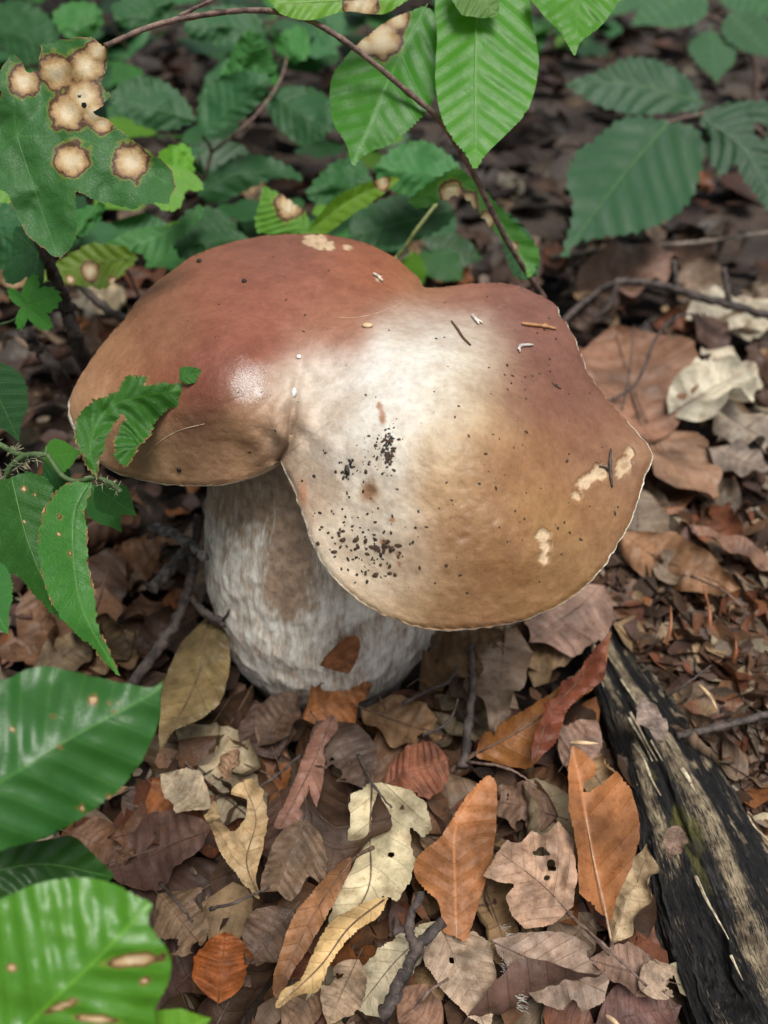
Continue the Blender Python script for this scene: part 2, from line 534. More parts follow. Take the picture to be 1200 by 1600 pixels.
def cap_colour(p):
    sh = p.shape[:-1]
    q = p.reshape(-1, 2)
    q = q + 30 * np.c_[fbm(q[:, 0] * .02, q[:, 1] * .02, 41) - .5, fbm(q[:, 0] * .02 + 50, q[:, 1] * .02, 43) - .5]
    C = np.array(CAPCOL, float)
    L = lin(C[:, 2:5])
    L = L * np.stack([.92 + .08 * sm(.25, .6, L[:, 1]), .95 + .05 * sm(.25, .6, L[:, 1]), 1.02 + 0 * L[:, 1]], -1) * (.61 + .05 * sm(.15, .75, L[:, 1]))[:, None]
    out = np.empty((len(q), 3))
    for s in range(0, len(q), 4000):
        d2 = ((q[s:s + 4000, None] - C[None, :, :2]) ** 2).sum(-1)
        w = np.exp(-d2 / (2 * 34.0 ** 2)) + 1e-3 * np.exp(-d2 / (2 * 90.0 ** 2)) + 1e-9
        out[s:s + 4000] = (w @ L) / w.sum(1)[:, None]
    x, y = p.reshape(-1, 2).T
    def over(mask, col):
        nonlocal out
        out = out * (1 - mask[:, None]) + lin(col)[None] * mask[:, None]
    over(.8 * pit_mask(p.reshape(-1, 2)) * (.55 + .45 * sm(.3, .5, fbm(x * .3, y * .3, 77))), (200, 180, 148))
    # rusty and dark spots
    blot = 1 + .9 * (fbm(x * .12, y * .12, 71) - .5)
    over(.85 * sm(15, 7, np.hypot(x - 578, y - 768) * blot), (70, 44, 28))
    over(.55 * sm(26, 10, np.hypot(x - 578, y - 768) * blot), (150, 112, 76))
    for a, c, rx, ry in ((592,634,5,8),(597,650,6,13),(622,868,3,6),(624,882,3,4),(614,812,5,4),(600,846,8,4)):
        over(.8 * sm(1.4, .5, np.hypot((x - a) / rx, (y - c) / ry) * blot), (140, 84, 26))
    over(.6 * sm(1.3, .3, np.hypot((x - 474) / 9, (y - 770) / 22) * blot), (188, 132, 96))
    return out.reshape(sh + (3,))

def cap_mat():
    b = NB('cap_skin')
    tc = b.n('ShaderNodeTexCoord').outputs['Object']
    base = b.n('ShaderNodeAttribute', attribute_name='pigment').outputs['Color']
    n1 = b.noise(tc, 90, 6, .65)
    n2 = b.noise(tc, 380, 5, .65)
    n3 = b.noise(tc, 1400, 3, .6)
    n0 = b.noise(tc, 42, 5, .65)
    c = b.mix(b.smooth(n0, .45, .72, 0, .55), base, b.mix(1.0, base, (.72, .64, .56, 1), 'MULTIPLY'))
    c = b.mix(b.smooth(n1, .35, .68, 0, .55), c, b.mix(1.0, c, (.68, .58, .50, 1), 'MULTIPLY'))
    c = b.mix(b.smooth(n2, .42, .70, 0, .34), c, b.mix(1.0, c, (1.3, 1.25, 1.18, 1), 'MULTIPLY'))
    c = b.mix(b.smooth(n2, .52, .38, 0, .22), c, b.mix(1.0, c, (.72, .66, .60, 1), 'MULTIPLY'))
    c = b.mix(b.smooth(n3, .66, .76, 0, .30), c, (.62, .52, .42, 1))
    mo = b.n('ShaderNodeAttribute', attribute_name='mould').outputs['Fac']
    n4 = b.noise(tc, 1900, 6, .8)
    c = b.mix(b.smooth(b.math('MULTIPLY_ADD', mo, .30, n4), .60, .92, 0, .8), c, lin((205, 200, 194)))
    h = b.math('ADD', b.math('MULTIPLY', n2, .6), b.math('MULTIPLY', n3, .3))
    h = b.math('ADD', h, n1)
    h = b.math('ADD', h, b.noise(tc, 190, 4, .6))
    pr = b.principled(Base_Color=c, Roughness=b.smooth(n2, .3, .7, .40, .56), Normal=b.bump(h, .34, .0010), Specular_IOR_Level=.42,
                      Subsurface_Weight=.08, Subsurface_Radius=(.004, .002, .001), Subsurface_Scale=.5)
    return b.done(pr)

def stem_axis(z):
    t = np.clip(z / .15, -.2, 1.3)
    return np.stack([-.030 + .004 * t, .268 + .020 * t], -1)
def stem_rad(z):
    return np.interp(z, [-.02, 0, .012, .03, .05, .075, .10, .125, .145, .175], [.046, .053, .058, .0620, .0635, .062, .058, .0515, .046, .043])

def stem_mat():
    b = NB('stem_flesh')
    uv = b.n('ShaderNodeUVMap').outputs[0]
    tc = b.n('ShaderNodeTexCoord').outputs['Object']
    br = b.n('ShaderNodeAttribute', attribute_name='tan').outputs['Fac']
    rd = b.n('ShaderNodeAttribute', attribute_name='ridge').outputs['Fac']
    w = b.n('ShaderNodeTexNoise', ins={'Scale': 6, 'Detail': 3})
    b.set(w.inputs['Vector'], uv)
    wv = b.mix(.010, uv, w.outputs['Color'], 'ADD')
    n1 = b.noise(b.mapping(wv, (130, 8, 1)), 1, 5, .6)
    n2 = b.noise(b.mapping(wv, (340, 36, 1)), 1, 4, .65)
    n3 = b.noise(tc, 260, 4, .6)
    n1 = b.math('MULTIPLY_ADD', b.math('SUBTRACT', b.noise(tc, 130, 4, .6), .5), .5, n1)
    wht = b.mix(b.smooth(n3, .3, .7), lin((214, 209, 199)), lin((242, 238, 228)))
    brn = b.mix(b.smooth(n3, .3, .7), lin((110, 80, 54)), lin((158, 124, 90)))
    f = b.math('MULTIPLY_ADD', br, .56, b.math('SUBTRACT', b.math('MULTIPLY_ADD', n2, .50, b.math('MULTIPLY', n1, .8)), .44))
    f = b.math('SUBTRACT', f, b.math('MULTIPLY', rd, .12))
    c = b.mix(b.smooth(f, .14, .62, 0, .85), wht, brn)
    h = b.math('ADD', b.math('MULTIPLY', n1, 1), b.math('MULTIPLY', n2, .5))
    pr = b.principled(Base_Color=c, Roughness=.6, Normal=b.bump(h, .4, .0014), Subsurface_Weight=.06, Subsurface_Radius=(.004, .003, .002), Subsurface_Scale=.5)
    return b.done(pr)

def rim_mat():
    b = NB('pore_flesh')
    tc = b.n('ShaderNodeTexCoord').outputs['Object']
    n = b.noise(tc, 500, 3, .6)
    vo = b.n('ShaderNodeTexVoronoi', ins={'Scale': 900})
    b.set(vo.inputs['Vector'], tc)
    c = b.mix(b.smooth(n, .3, .7), lin((214, 205, 180)), lin((244, 238, 222)))
    return b.done(b.principled(Base_Color=c, Roughness=.6, Normal=b.bump(vo.outputs[0], .5, .0008)))

def build_mushroom():
    root = bpy.data.objects.new('mushroom', None)
    COL.objects.link(root)
    base = np.array([-.030, .268, 0])
    root.location = base
    tag(root, 'huge brown bolete mushroom with a notched, pale-patched cap on a fat streaked white stem', 'mushroom')
    NA, NR = 480, 150
    per = len(OLX)
    seg = np.linalg.norm(np.diff(np.vstack([OLX, OLX[:1]])[:, :2], axis=0), axis=1)
    s = np.r_[0, np.cumsum(seg)]
    tt = np.linspace(0, s[-1], NA, endpoint=False)
    cl = np.vstack([OLX, OLX[:1]])
    O = np.stack([np.interp(tt, s, cl[:, k]) for k in range(4)], -1)
    # a slightly ragged rim
    nn = (O[:, :2] - CC) / np.linalg.norm(O[:, :2] - CC, axis=1)[:, None]
    k = np.arange(NA)
    rag = 2.6 * (fbm(k * .45, k * 0 + 3, 81, 3) - .5) * 2 + 3.0 * (fbm(k * .08, k * 0 + 9, 83, 2) - .5)
    O[:, :2] += nn * rag[:, None] * (1 - .6 * O[:, 3])[:, None]
    r = 1 - (1 - np.linspace(0, 1, NR + 1)[1:]) ** 1.55
    pts = CC + (O[None, :, :2] - CC) * r[:, None, None]
    p2 = pts.reshape(-1, 2)
    z = cap_depth(p2)
    V = np.vstack([P(*CC, cap_depth(CC[None])[0])[None], P(p2[:, 0], p2[:, 1], z)]) - base
    colr = np.vstack([cap_colour(CC[None]), cap_colour(p2)])
    d = np.hypot(p2[:, 0] - 392, p2[:, 1] - 598) * (1 + .5 * (fbm(p2[:, 0] * .05, p2[:, 1] * .05, 64) - .5))
    mould = np.maximum(sm(64, 8, d) * .85, sm(18, 4, np.hypot(p2[:, 0] - 403, p2[:, 1] - 614)))
    mould = np.maximum(mould, .30 * sm(120, 20, np.hypot((p2[:, 0] - 500) * .8, p2[:, 1] - 570)))
    F = [(0, 1 + (j + 1) % NA, 1 + j) for j in range(NA)]
    for i in range(NR - 1):
        a, bb = 1 + i * NA, 1 + (i + 1) * NA
        for j in range(NA):
            j2 = (j + 1) % NA
            F.append((a + j, a + j2, bb + j2, bb + j))
    cap = link('cap', mesh('cap', V, F, cap_mat(), attrs={'pigment': colr, 'mould': np.r_[0, mould]}), root)
    # ---- underside: lip, then the pore layer closing on the stem
    edge = V[1 + (NR - 1) * NA:] + base
    e2 = O[:, :2]
    zc = z[-NA:]
    w = O[:, 3][:, None]
    tn = np.linalg.norm(np.gradient(e2, axis=0), axis=1)
    tg = np.gradient(np.vstack([e2[-1:], e2, e2[:1]]), axis=0)[1:-1]
    tg /= np.linalg.norm(tg, axis=1)[:, None]
    no = np.c_[-tg[:, 1], tg[:, 0]]
    no *= np.sign((no * (e2 - CC)).sum(1))[:, None]
    # the notch must not fold on itself
    outp = (.4 + 2.4 * fbm(k * .3, k * 0, 91, 3)) * (1 - .8 * np.clip(w[:, 0] * 9, 0, 1)) * (1 - np.clip(w[:, 0] * 1.3, 0, 1))
    r1 = P(e2[:, 0] + no[:, 0] * outp, e2[:, 1] + no[:, 1] * outp, zc + .0008)
    r2 = P(e2[:, 0] + no[:, 0] * outp * .8, e2[:, 1] + no[:, 1] * outp * .8, zc + .0032)
    hc = np.array([-.022, .285, .150])
    hv = edge - hc
    hv[:, 2] = 0
    hv /= np.linalg.norm(hv, axis=1)[:, None]
    back = np.clip(w * 1.2, 0, 1)
    r2b = edge + hv * .004 + np.array([0, 0, -.013])
    r3b = edge + hv * .004 + np.array([0, 0, -.026])
    R1 = r1 * (1 - back) + (edge + hv * .003 + np.array([0, 0, -.005])) * back
    R2 = r2 * (1 - back) + r2b * back
    r3 = edge - hv * .007 + np.array([0, 0, -.004]) + FW * .004
    R3 = r3 * (1 - back) + r3b * back
    rings = [edge, R1, R2, R3]
    top = np.c_[stem_axis(np.full(NA, .15)), np.full(NA, .150)]
    ang = np.arctan2(hv[:, 1], hv[:, 0])
    inner = top + np.c_[np.cos(ang), np.sin(ang), 0 * ang] * .035
    for q in (.25, .5, .75, 1.0):
        m = R3 * (1 - q) + inner * q
        m[:, 2] += .012 * math.sin(q * math.pi) * (1 - back[:, 0] * .0)
        rings.append(m)
    VV = np.vstack(rings) - base
    FF = []
    for i in range(len(rings) - 1):
        for j in range(NA):
            j2 = (j + 1) % NA
            FF.append((i * NA + j, i * NA + j2, (i + 1) * NA + j2, (i + 1) * NA + j))
    link('pore_layer', mesh('pore_layer', VV, FF, rim_mat()), cap)
    # ---- stem
    nz, na = 170, 320
    zz = np.linspace(-.02, .168, nz)
    an = np.linspace(0, 2 * math.pi, na, endpoint=False)
    Z, A = np.meshgrid(zz, an, indexing='ij')
    ax = stem_axis(Z)
    ang_n = A / (2 * math.pi)
    # ridged net, stretched upwards
    wob = 1.6 * (fbm(ang_n * 20, Z * 50, 101) - .5)
    rid = 1 - np.abs(2 * fbm(ang_n * 62 + wob + 7, Z * 75 + 3, 103, 3) - 1) * 2.2
    rid = np.clip(rid, 0, 1)
    lump = fbm(np.cos(A) * 1.7 + 5, np.sin(A) * 1.7 + Z * 22 + 5, 107, 3) - .5
    R = stem_rad(Z) * (1 + .07 * lump) + .0009 * rid
    X = ax[..., 0] + R * np.cos(A)
    Y = ax[..., 1] + R * np.sin(A)
    # a bulging torn collar near the foot
    VS = np.stack([X, Y, Z], -1).reshape(-1, 3)
    q = np.array(proj_many(VS))
    dd = fbm(q[:, 0] * .02, q[:, 1] * .02, 113) - .5
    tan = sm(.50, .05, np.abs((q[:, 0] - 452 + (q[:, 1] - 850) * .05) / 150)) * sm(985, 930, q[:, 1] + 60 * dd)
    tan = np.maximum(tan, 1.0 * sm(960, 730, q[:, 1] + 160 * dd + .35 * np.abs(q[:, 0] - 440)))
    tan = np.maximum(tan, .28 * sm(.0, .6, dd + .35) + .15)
    FS = []
    for i in range(nz - 1):
        for j in range(na):
            j2 = (j + 1) % na
            FS.append((i * na + j, i * na + j2, (i + 1) * na + j2, (i + 1) * na + j))
    uv = np.stack([ang_n, Z / .16], -1).reshape(-1, 2)
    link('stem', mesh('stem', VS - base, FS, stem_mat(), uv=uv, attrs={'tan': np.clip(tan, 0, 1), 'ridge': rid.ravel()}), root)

def proj_many(V):
    d = V - CAMP
    zc = d @ FW
    return np.c_[600 + FPX * (d @ RT) / zc, 800 - FPX * (d @ UP) / zc]

build_mushroom()

def on_cap(px, py):
    p = np.array([[px, py], [px + 3, py], [px, py + 3]], float)
    w = P(p[:, 0], p[:, 1], cap_depth(p))
    n = np.cross(w[1] - w[0], w[2] - w[0])
    n /= np.linalg.norm(n)
    if n @ FW > 0:
        n = -n
    return w[0], n

# ------------------------------------------------------------------ leaves
def deformer(cup=(0, 0), cupv=0.0, bend=0.0, twist=0.0, Wd=.3):
    def f(x, y, z):
        x, y, z = np.array(x, float), np.array(y, float), np.array(z, float)
        for sg, cc in ((-1, cup[0]), (1, cup[1])):
            if abs(cc) < 1e-3:
                continue
            c = cc / Wd * np.clip(1 + cupv * (y - .5) * 2, .05, 3)
            m = (x * sg) > 0
            ph = c * np.abs(x)
            X = sg * (np.sin(ph) / c - z * np.sin(ph))
            Z = (1 - np.cos(ph)) / c + z * np.cos(ph)
            x, z = np.where(m, X, x), np.where(m, Z, z)
        if abs(twist) > 1e-3:
            a = twist * (y - .5)
            x, z = x * np.cos(a) - z * np.sin(a), x * np.sin(a) + z * np.cos(a)
        if abs(bend) > 1e-3:
            ph = bend * y
            y, z = np.sin(ph) / bend - z * np.sin(ph), (1 - np.cos(ph)) / bend + z * np.cos(ph)
        return np.stack([x, y, z], -1)
    return f

def leaf_geo(n=36, m=7, W=.3, p=.55, q=.6, skew=.45, nv=9, pleat=.006, cup=(0, 0), cupv=0.0, bend=0.0, twist=0.0, wave=0.0,
             wavef=2.5, crumple=0.0, fold=0.0, serr=0.0, teeth=2, holes=(), spots=(), seed=0, pet=.14, acum=0.0, asym=0.0, mr=.007, tear=0, rag=.14, sway=0.0, buckle=0.0):
    rs = np.random.default_rng(seed)
    t = np.linspace(0, 1, n + 1)
    s = np.linspace(-1, 1, 2 * m + 1)
    pk = p / (p + q)
    q = q + .38
    pk = p / (p + q)
    w = W * (t ** p * (1 - t) ** q) / (pk ** p * (1 - pk) ** q)
    if acum:
        w = w * (1 - acum * sm(.62, .9, t)) + .02 * W * sm(1, .9, t) * sm(.5, .8, t)
    w = np.maximum(w, .003)
    T, S = np.meshgrid(t, s, indexing='ij')
    Wt = np.repeat(w[:, None], 2 * m + 1, 1)
    fr = (T * nv * teeth) % 1.0
    tooth = 1 + serr * (fr - .6) * np.abs(S) ** 5
    x = S * Wt * tooth * (1 + asym * np.sign(S))
    edge_n = fbm(T * 14 + 3 * (S > 0), S * 0 + seed % 97, 5 + seed % 31, 3) - .5
    x = x * (1 + rag * edge_n * np.abs(S) ** 3)
    x = x + sway * np.sin(np.pi * T * 1.3 + seed) * (1 - np.abs(2 * T - 1))
    y = T + skew * np.abs(x) * (1 - T) ** .7
    wv = pleat * (.55 + .9 * fbm(x * 5 + seed % 7, T * 5, 13, 2)) * np.cos(2 * np.pi * T * nv) * sm(0, .25, np.abs(S)) * sm(1.15, .7, np.abs(S)) * sm(0, .1, T)
    z = wv + fold * np.abs(x)
    if wave:
        ph = rs.uniform(0, 6, 2)
        z = z + wave * np.abs(S) ** 2.2 * np.sin(2 * np.pi * wavef * T + np.where(S > 0, ph[0], ph[1]))
    if crumple:
        z = z + crumple * 2 * (fbm(x * 7 + seed % 13, y * 7 + 3, seed % 40, 4) - .5)
        x = x + crumple * .5 * (fbm(x * 6 + 40, y * 6 + 9, seed % 37 + 5, 3) - .5)
    if buckle:
        z = z + buckle * 2 * (fbm(x * 2.6 + seed % 23, y * 2.6 + seed % 19, seed % 29, 2) - .5)
    nx = 2 * m + 1
    i = np.arange(n)[:, None] * nx + np.arange(nx - 1)[None]
    F = np.stack([i, i + 1, i + nx + 1, i + nx], -1).reshape(-1, 4)
    HL = list(holes)
    for k in range(tear):
        ty = rs.uniform(.2, .98)
        HL.append((rs.choice([-1, 1]) * np.interp(ty, t, w) * rs.uniform(.85, 1.15), ty, rs.uniform(.05, .15)))
    if HL:
        def field(a, b):
            jg = 1 + .9 * (fbm(a * 16 + 11, b * 16 + 5, seed % 50, 3) - .5) * 2
            return np.min([np.hypot(a - hx, b - hy) * jg - hr for hx, hy, hr in HL], 0)
        xf, yf = x.ravel().copy(), y.ravel().copy()
        f0 = field(xf, yf)
        F = F[(f0[F] > 0).sum(1) >= 2]
        used = np.zeros(len(xf), bool)
        used[F.ravel()] = True
        for _ in range(4):
            f0 = field(xf, yf)
            e = 1e-3
            gx_, gy_ = (field(xf + e, yf) - f0) / e, (field(xf, yf + e) - f0) / e
            st = np.where(used & (f0 < 0), -f0, 0) / np.maximum(gx_ ** 2 + gy_ ** 2, .3)
            xf += np.clip(st * gx_, -.03, .03)
            yf += np.clip(st * gy_, -.03, .03)
        x, y = xf.reshape(x.shape), yf.reshape(y.shape)
    D = deformer(cup, cupv, bend, twist, W)
    V = D(x, y, z).reshape(-1, 3)
    ym = np.linspace(-pet, .97, 26)
    mid = D(ym * 0, ym, ym * 0 + .0018)
    b0, t0 = D(0, 0, 0), D(0, 1, 0)
    # bring the midrib's ends to (0,0,0) and (0,1,0)
    d = t0 - b0
    L = np.linalg.norm(d)
    yax = d / L
    zax = np.array([0, 0, 1.0]) - yax * yax[2]
    if np.linalg.norm(zax) < 1e-3:
        zax = np.array([0, -1.0, 0])
    zax /= np.linalg.norm(zax)
    xax = np.cross(yax, zax)
    Rm = np.stack([xax, yax, zax], -1)
    V = (V - b0) @ Rm / L
    mid = (mid - b0) @ Rm / L
    uv = np.stack([x, T * nv + .12 * np.sin(T * 9 + seed)], -1).reshape(-1, 2)
    xf, yf = x.ravel(), y.ravel()
    sp = np.zeros(len(V))
    for hx, hy, hr in spots:
        dd = np.hypot(xf - hx, yf - hy) / hr
        sp = np.maximum(sp, np.clip(1.25 - dd * .8, 0, 1))
    rr = mr * (1 - .75 * np.clip(ym, 0, 1)) + .002 * (ym < -pet + .03)
    return V, F, uv, sp, mid, rr

def leaf_mesh(name, mat, midmat, **kw):
    V, F, uv, sp, mid, rr = leaf_geo(**kw)
    me = mesh(name, V, F, mat, uv=uv, attrs={'spot': sp} if len(kw.get('spots', ())) else None)
    tv, tf = tube_geo(mid, rr, 5)
    mm = mesh(name + '_midrib', tv, tf, midmat)
    return me, mm

def frame(b, t, nh):
    b, t = np.asarray(b, float), np.asarray(t, float)
    y = t - b
    L = np.linalg.norm(y)
    y = y / L
    z = np.asarray(nh, float)
    z = z - y * (y @ z)
    z /= np.linalg.norm(z)
    x = np.cross(y, z)
    M = Matrix.Identity(4)
    for r in range(3):
        M[r][0], M[r][1], M[r][2], M[r][3] = x[r] * L, y[r] * L, z[r] * L, b[r]
    return M


def poly_geo(outline, mid, place, nv=8, cell=None, soft=True, jag=2.0, tooth=0.0, toothlen=14, holes=(), pleat=.008, cup=0.0, buckle=.03, fold=0.0, skew=.75, wave=0.0, veins=None, seed=0, spots=(), edge=0.0):
    """a blade with the outline seen in the photo; place(px, py, t, relief) gives the point in space, relief in leaf lengths towards the viewer"""
    o = np.array(outline, float)
    if soft:
        o = spline(np.vstack([o[-2:], o, o[:2]]), 4)[8:8 + 4 * len(o)]
    mid = spline(np.array(mid, float), 8)
    seg = np.linalg.norm(np.diff(mid, axis=0), axis=1)
    ml = np.r_[0, np.cumsum(seg)]
    L = ml[-1]
    cell = cell or max(L / 56, 2.2)
    lo, hi = o.min(0) - cell * 1.5, o.max(0) + cell * 1.5
    nx, ny = int((hi[0] - lo[0]) / cell) + 1, int((hi[1] - lo[1]) / cell) + 1
    X, Y = np.meshgrid(lo[0] + np.arange(nx) * cell, lo[1] + np.arange(ny) * cell)
    p = np.stack([X.ravel(), Y.ravel()], -1)
    a, b = o, np.roll(o, -1, 0)
    ab = b - a
    per = np.r_[0, np.cumsum(np.linalg.norm(ab, axis=1))]
    def field(p):
        d = p[:, None] - a[None]
        t = np.clip((d * ab).sum(-1) / ((ab ** 2).sum(-1) + 1e-9), 0, 1)
        q = d - t[..., None] * ab
        ds = np.sqrt((q ** 2).sum(-1))
        k = ds.argmin(1)
        r = np.arange(len(p))
        y1, y2 = a[:, 1], b[:, 1]
        cr = ((y1[None] > p[:, 1:2]) != (y2[None] > p[:, 1:2])) & (p[:, :1] < ab[:, 0] * (p[:, 1:2] - y1) / (y2 - y1 + 1e-9) + a[:, 0])
        f = np.where(cr.sum(1) % 2 == 1, 1, -1) * ds[r, k]
        if tooth:
            sp = per[k] + t[r, k] * np.linalg.norm(ab, axis=1)[k]
            f = f + tooth * (.6 - (sp / toothlen) % 1.0)
        if jag:
            f = f + jag * 2 * (fbm(p[:, 0] * .09 + seed, p[:, 1] * .09, seed % 37, 3) - .5)
        for hx, hy, hr in holes:
            j = 1 + .8 * (fbm(p[:, 0] * .12 + 9, p[:, 1] * .12 + seed, 5, 3) - .5) * 2
            f = np.minimum(f, np.hypot(p[:, 0] - hx, p[:, 1] - hy) * j - hr)
        return f
    i = np.arange(ny - 1)[:, None] * nx + np.arange(nx - 1)[None]
    F = np.stack([i, i + nx, i + nx + 1, i + 1], -1).reshape(-1, 4)
    f0 = field(p)
    F = F[(f0[F] > 0).sum(1) >= 2]
    used = np.zeros(len(p), bool)
    used[F.ravel()] = True
    for _ in range(4):
        f0 = field(p)
        gx_, gy_ = (field(p + [.4, 0]) - f0) / .4, (field(p + [0, .4]) - f0) / .4
        st = np.where(used & (f0 < 0), -f0, 0) / np.maximum(gx_ ** 2 + gy_ ** 2, .4)
        p = p + np.clip(np.stack([st * gx_, st * gy_], -1), -cell * .8, cell * .8)
    re_ = np.full(len(p), -1)
    ids = np.where(used)[0]
    re_[ids] = np.arange(len(ids))
    p, F = p[ids], re_[F]
    # place along and across the midrib
    def along(p, ln):
        sg = np.diff(ln, axis=0)
        sl = np.linalg.norm(sg, axis=1)
        cl = np.r_[0, np.cumsum(sl)]
        d = p[:, None] - ln[None, :-1]
        t = np.clip((d * sg).sum(-1) / (sl ** 2 + 1e-9), 0, 1)
        q = d - t[..., None] * sg
        ds = np.sqrt((q ** 2).sum(-1))
        k = ds.argmin(1)
        r = np.arange(len(p))
        s_ = sg[k, 0] * q[r, k, 1] - sg[k, 1] * q[r, k, 0]
        return (cl[k] + t[r, k] * sl[k]) / cl[-1], np.sign(s_) * ds[r, k]
    t, x = along(p, mid)
    x = x / L
    if veins:
        xx = np.min([np.abs(along(p, spline(np.array(v, float), 6))[1]) for v in veins], 0) / L
        uv = np.stack([xx, np.full(len(x), .5)], -1)
        rel = .05 * np.minimum(xx, .12)
    else:
        T = (t - skew * np.abs(x)) * nv + .12 * np.sin(t * 9 + seed)
        uv = np.stack([x, T], -1)
        rel = pleat * (.5 + fbm(p[:, 0] * .03, p[:, 1] * .03, 13, 2)) * np.cos(2 * np.pi * T) * sm(0, .05, np.abs(x))
    rel = rel + fold * np.abs(x) + cup * x * x + buckle * 2 * (fbm(p[:, 0] / L * 3 + seed % 11, p[:, 1] / L * 3, seed % 23, 2) - .5) + buckle * .35 * (fbm(p[:, 0] / L * 9 + seed % 7, p[:, 1] / L * 9, seed % 19, 2) - .5)
    if wave:
        rel = rel + wave * np.sin(p[:, 0] / L * 14 + seed) * np.sin(p[:, 1] / L * 11) * np.minimum(1, np.abs(x) * 5)
    fe = field(p)
    W = place(p[:, 0], p[:, 1], t, rel)
    tm = np.linspace(0, 1, len(mid))
    mr = .004 + 0 * tm
    iM = np.array([np.argmin(((p - m) ** 2).sum(1)) for m in mid])
    Wm = place(mid[:, 0], mid[:, 1], tm, rel[iM] + .002)
    sp = np.zeros(len(p))
    for hx, hy, hr, *ell in spots:
        ry, an = ell if ell else (hr, 0)
        ca, sa = math.cos(an), math.sin(an)
        du, dv = (p[:, 0] - hx) * ca + (p[:, 1] - hy) * sa, (p[:, 1] - hy) * ca - (p[:, 0] - hx) * sa
        dd = np.hypot(du / hr, dv / ry) * 1.10 * (1 + .6 * (fbm(p[:, 0] * .07 + hx, p[:, 1] * .07, 3, 3) - .5))
        sp = np.maximum(sp, np.clip(1.22 - dd * .85, 0, 1))
    if edge:
        sp = np.maximum(sp, .62 * sm(edge, .2, fe) * sm(.35, .6, fbm(p[:, 0] * .05, p[:, 1] * .05, 91, 2)))
    return W, F, uv, sp, Wm

def poly_leaf(name, mat, midmat, geo, parent=None, col=None, midw=.0045, off=None):
    W, F, uv, sp, Wm = geo
    y = Wm[-1] - Wm[0]
    nrm = CAMP - W.mean(0)
    M = frame(Wm[0], Wm[-1], nrm)
    Mi = np.array(M.inverted())
    loc = lambda q: q @ Mi[:3, :3].T + Mi[:3, 3]
    V = loc(W)
    me = mesh(name, V, F, mat, uv=uv, attrs={'spot': sp} if sp.any() else None)
    if parent is not None:
        M = Matrix.Translation(-Vector(parent.location)) @ M
    o = link(name, me, parent, M)
    if col is not None:
        o.color = (*col[:3], 1)
    v, f = tube_geo(loc(Wm), np.linspace(midw, midw * .25, len(Wm)), 5)
    link('midrib', mesh('midrib', v, f, midmat), o)
    return o

def on_floor(zb, zt, L=None, z2=None):
    def f(px, py, t, rel):
        h = zb + (zt - zb) * t
        s_ = .055 if L is None else L
        return np.array([G(a, b, c) for a, b, c in zip(px, py, h + rel * s_)])
    return f
def in_air(zb, zt, L):
    return lambda px, py, t, rel: P(px, py, zb + (zt - zb) * t - rel * L)

def pdead(outline, mid, zb, zt, col, label, pale_vein=False, stalk=None, **kw):
    kw.setdefault('seed', 1)
    kw.setdefault('nv', 8)
    kw.setdefault('jag', 3.0)
    kw['buckle'] = kw.get('buckle', .05) * 2.3
    kw['pleat'] = kw.get('pleat', .008) * 1.0
    kw.setdefault('wave', .05)
    L = .055 * max(.6, np.linalg.norm(np.array(mid[0]) - mid[-1]) / 240)
    o = poly_leaf('dead_leaf', M_DEAD, M_MID, poly_geo(outline, mid, on_floor(zb, zt, L), **kw), None, colour_of(col), .007)
    if pale_vein:
        o.color[3] = 0.0
        o.children[0].data.materials[0] = M_MIDP
    tag(o, label, 'dead leaf', 'dead leaves of the forest floor')
    if stalk:
        q = spline(np.array([G(*a) for a in stalk]), 6)
        Mi = np.array(o.matrix_basis.inverted())
        v, f = tube_geo(q @ Mi[:3, :3].T + Mi[:3, 3], np.linspace(.010, .016, len(q)), 6)
        link('leaf_stalk', mesh('leaf_stalk', v, f, M_MID), o)
    return o

# ------------------------------------------------------------------ dead leaves laid where the photo shows them
CL = dict(orange=(164, 108, 68), obrown=(146, 96, 66), brown=(124, 90, 70), dbrown=(84, 62, 52), purple=(104, 74, 68), tan=(182, 154, 118), cream=(208, 194, 164),
          pink=(166, 136, 120), grey=(154, 138, 126), olive=(128, 106, 72), red=(128, 72, 52), white=(206, 198, 182))
HERO = []
def dead(b, t, zb, zt, col, label, tilt=(0, 0, 1), **kw):
    HERO.append((b, t, zb, zt, col, label, tilt, kw))

dead((470,1122),(584,1066),.022,.030,'orange','small bright orange curled leaf tucked against the foot of the stem',tilt=(.1,-.8,.7),W=.36,cup=(1.2,1.5),bend=.9,pleat=.009,nv=8,seed=6,n=48,m=10)
dead((652,1062),(788,995),.028,.046,(112,86,62),'dull brown broad leaf scrap under the cap’s lower edge beside the stem',W=.33,p=.4,q=.3,cup=(.3,.2),crumple=.02,seed=7,tear=2)
dead((495,1125),(575,1232),.030,.030,(92,74,66),'dark grey-brown blunt leaf under the orange curled leaf',W=.36,q=.35,cup=(.3,.5),seed=11,crumple=.02,tear=1)
dead((160,1352),(338,1292),.018,.030,(108,80,72),'purplish brown smooth leaf lying below the big glossy green leaf',W=.28,cup=(.4,.2),seed=14)
dead((338,1248),(168,1312),.014,.020,(122,88,70),'mid brown leaf half under the big glossy green leaf’s lower edge',W=.25,cup=(.3,.3),seed=15)
dead((340,1568),(352,1456),.024,.030,(150,84,40),'cupped bright rust-orange leaf at the bottom beside the blurred green leaves',tilt=(0,-.5,.8),W=.52,p=.5,q=.4,cup=(.9,.9),pleat=.02,nv=7,seed=16,n=48,m=10)
dead((460,1418),(382,1505),.026,.030,(92,72,62),'dark brown rounded leaf above the cupped rust-orange leaf',W=.42,cup=(.3,.4),seed=17,crumple=.02)
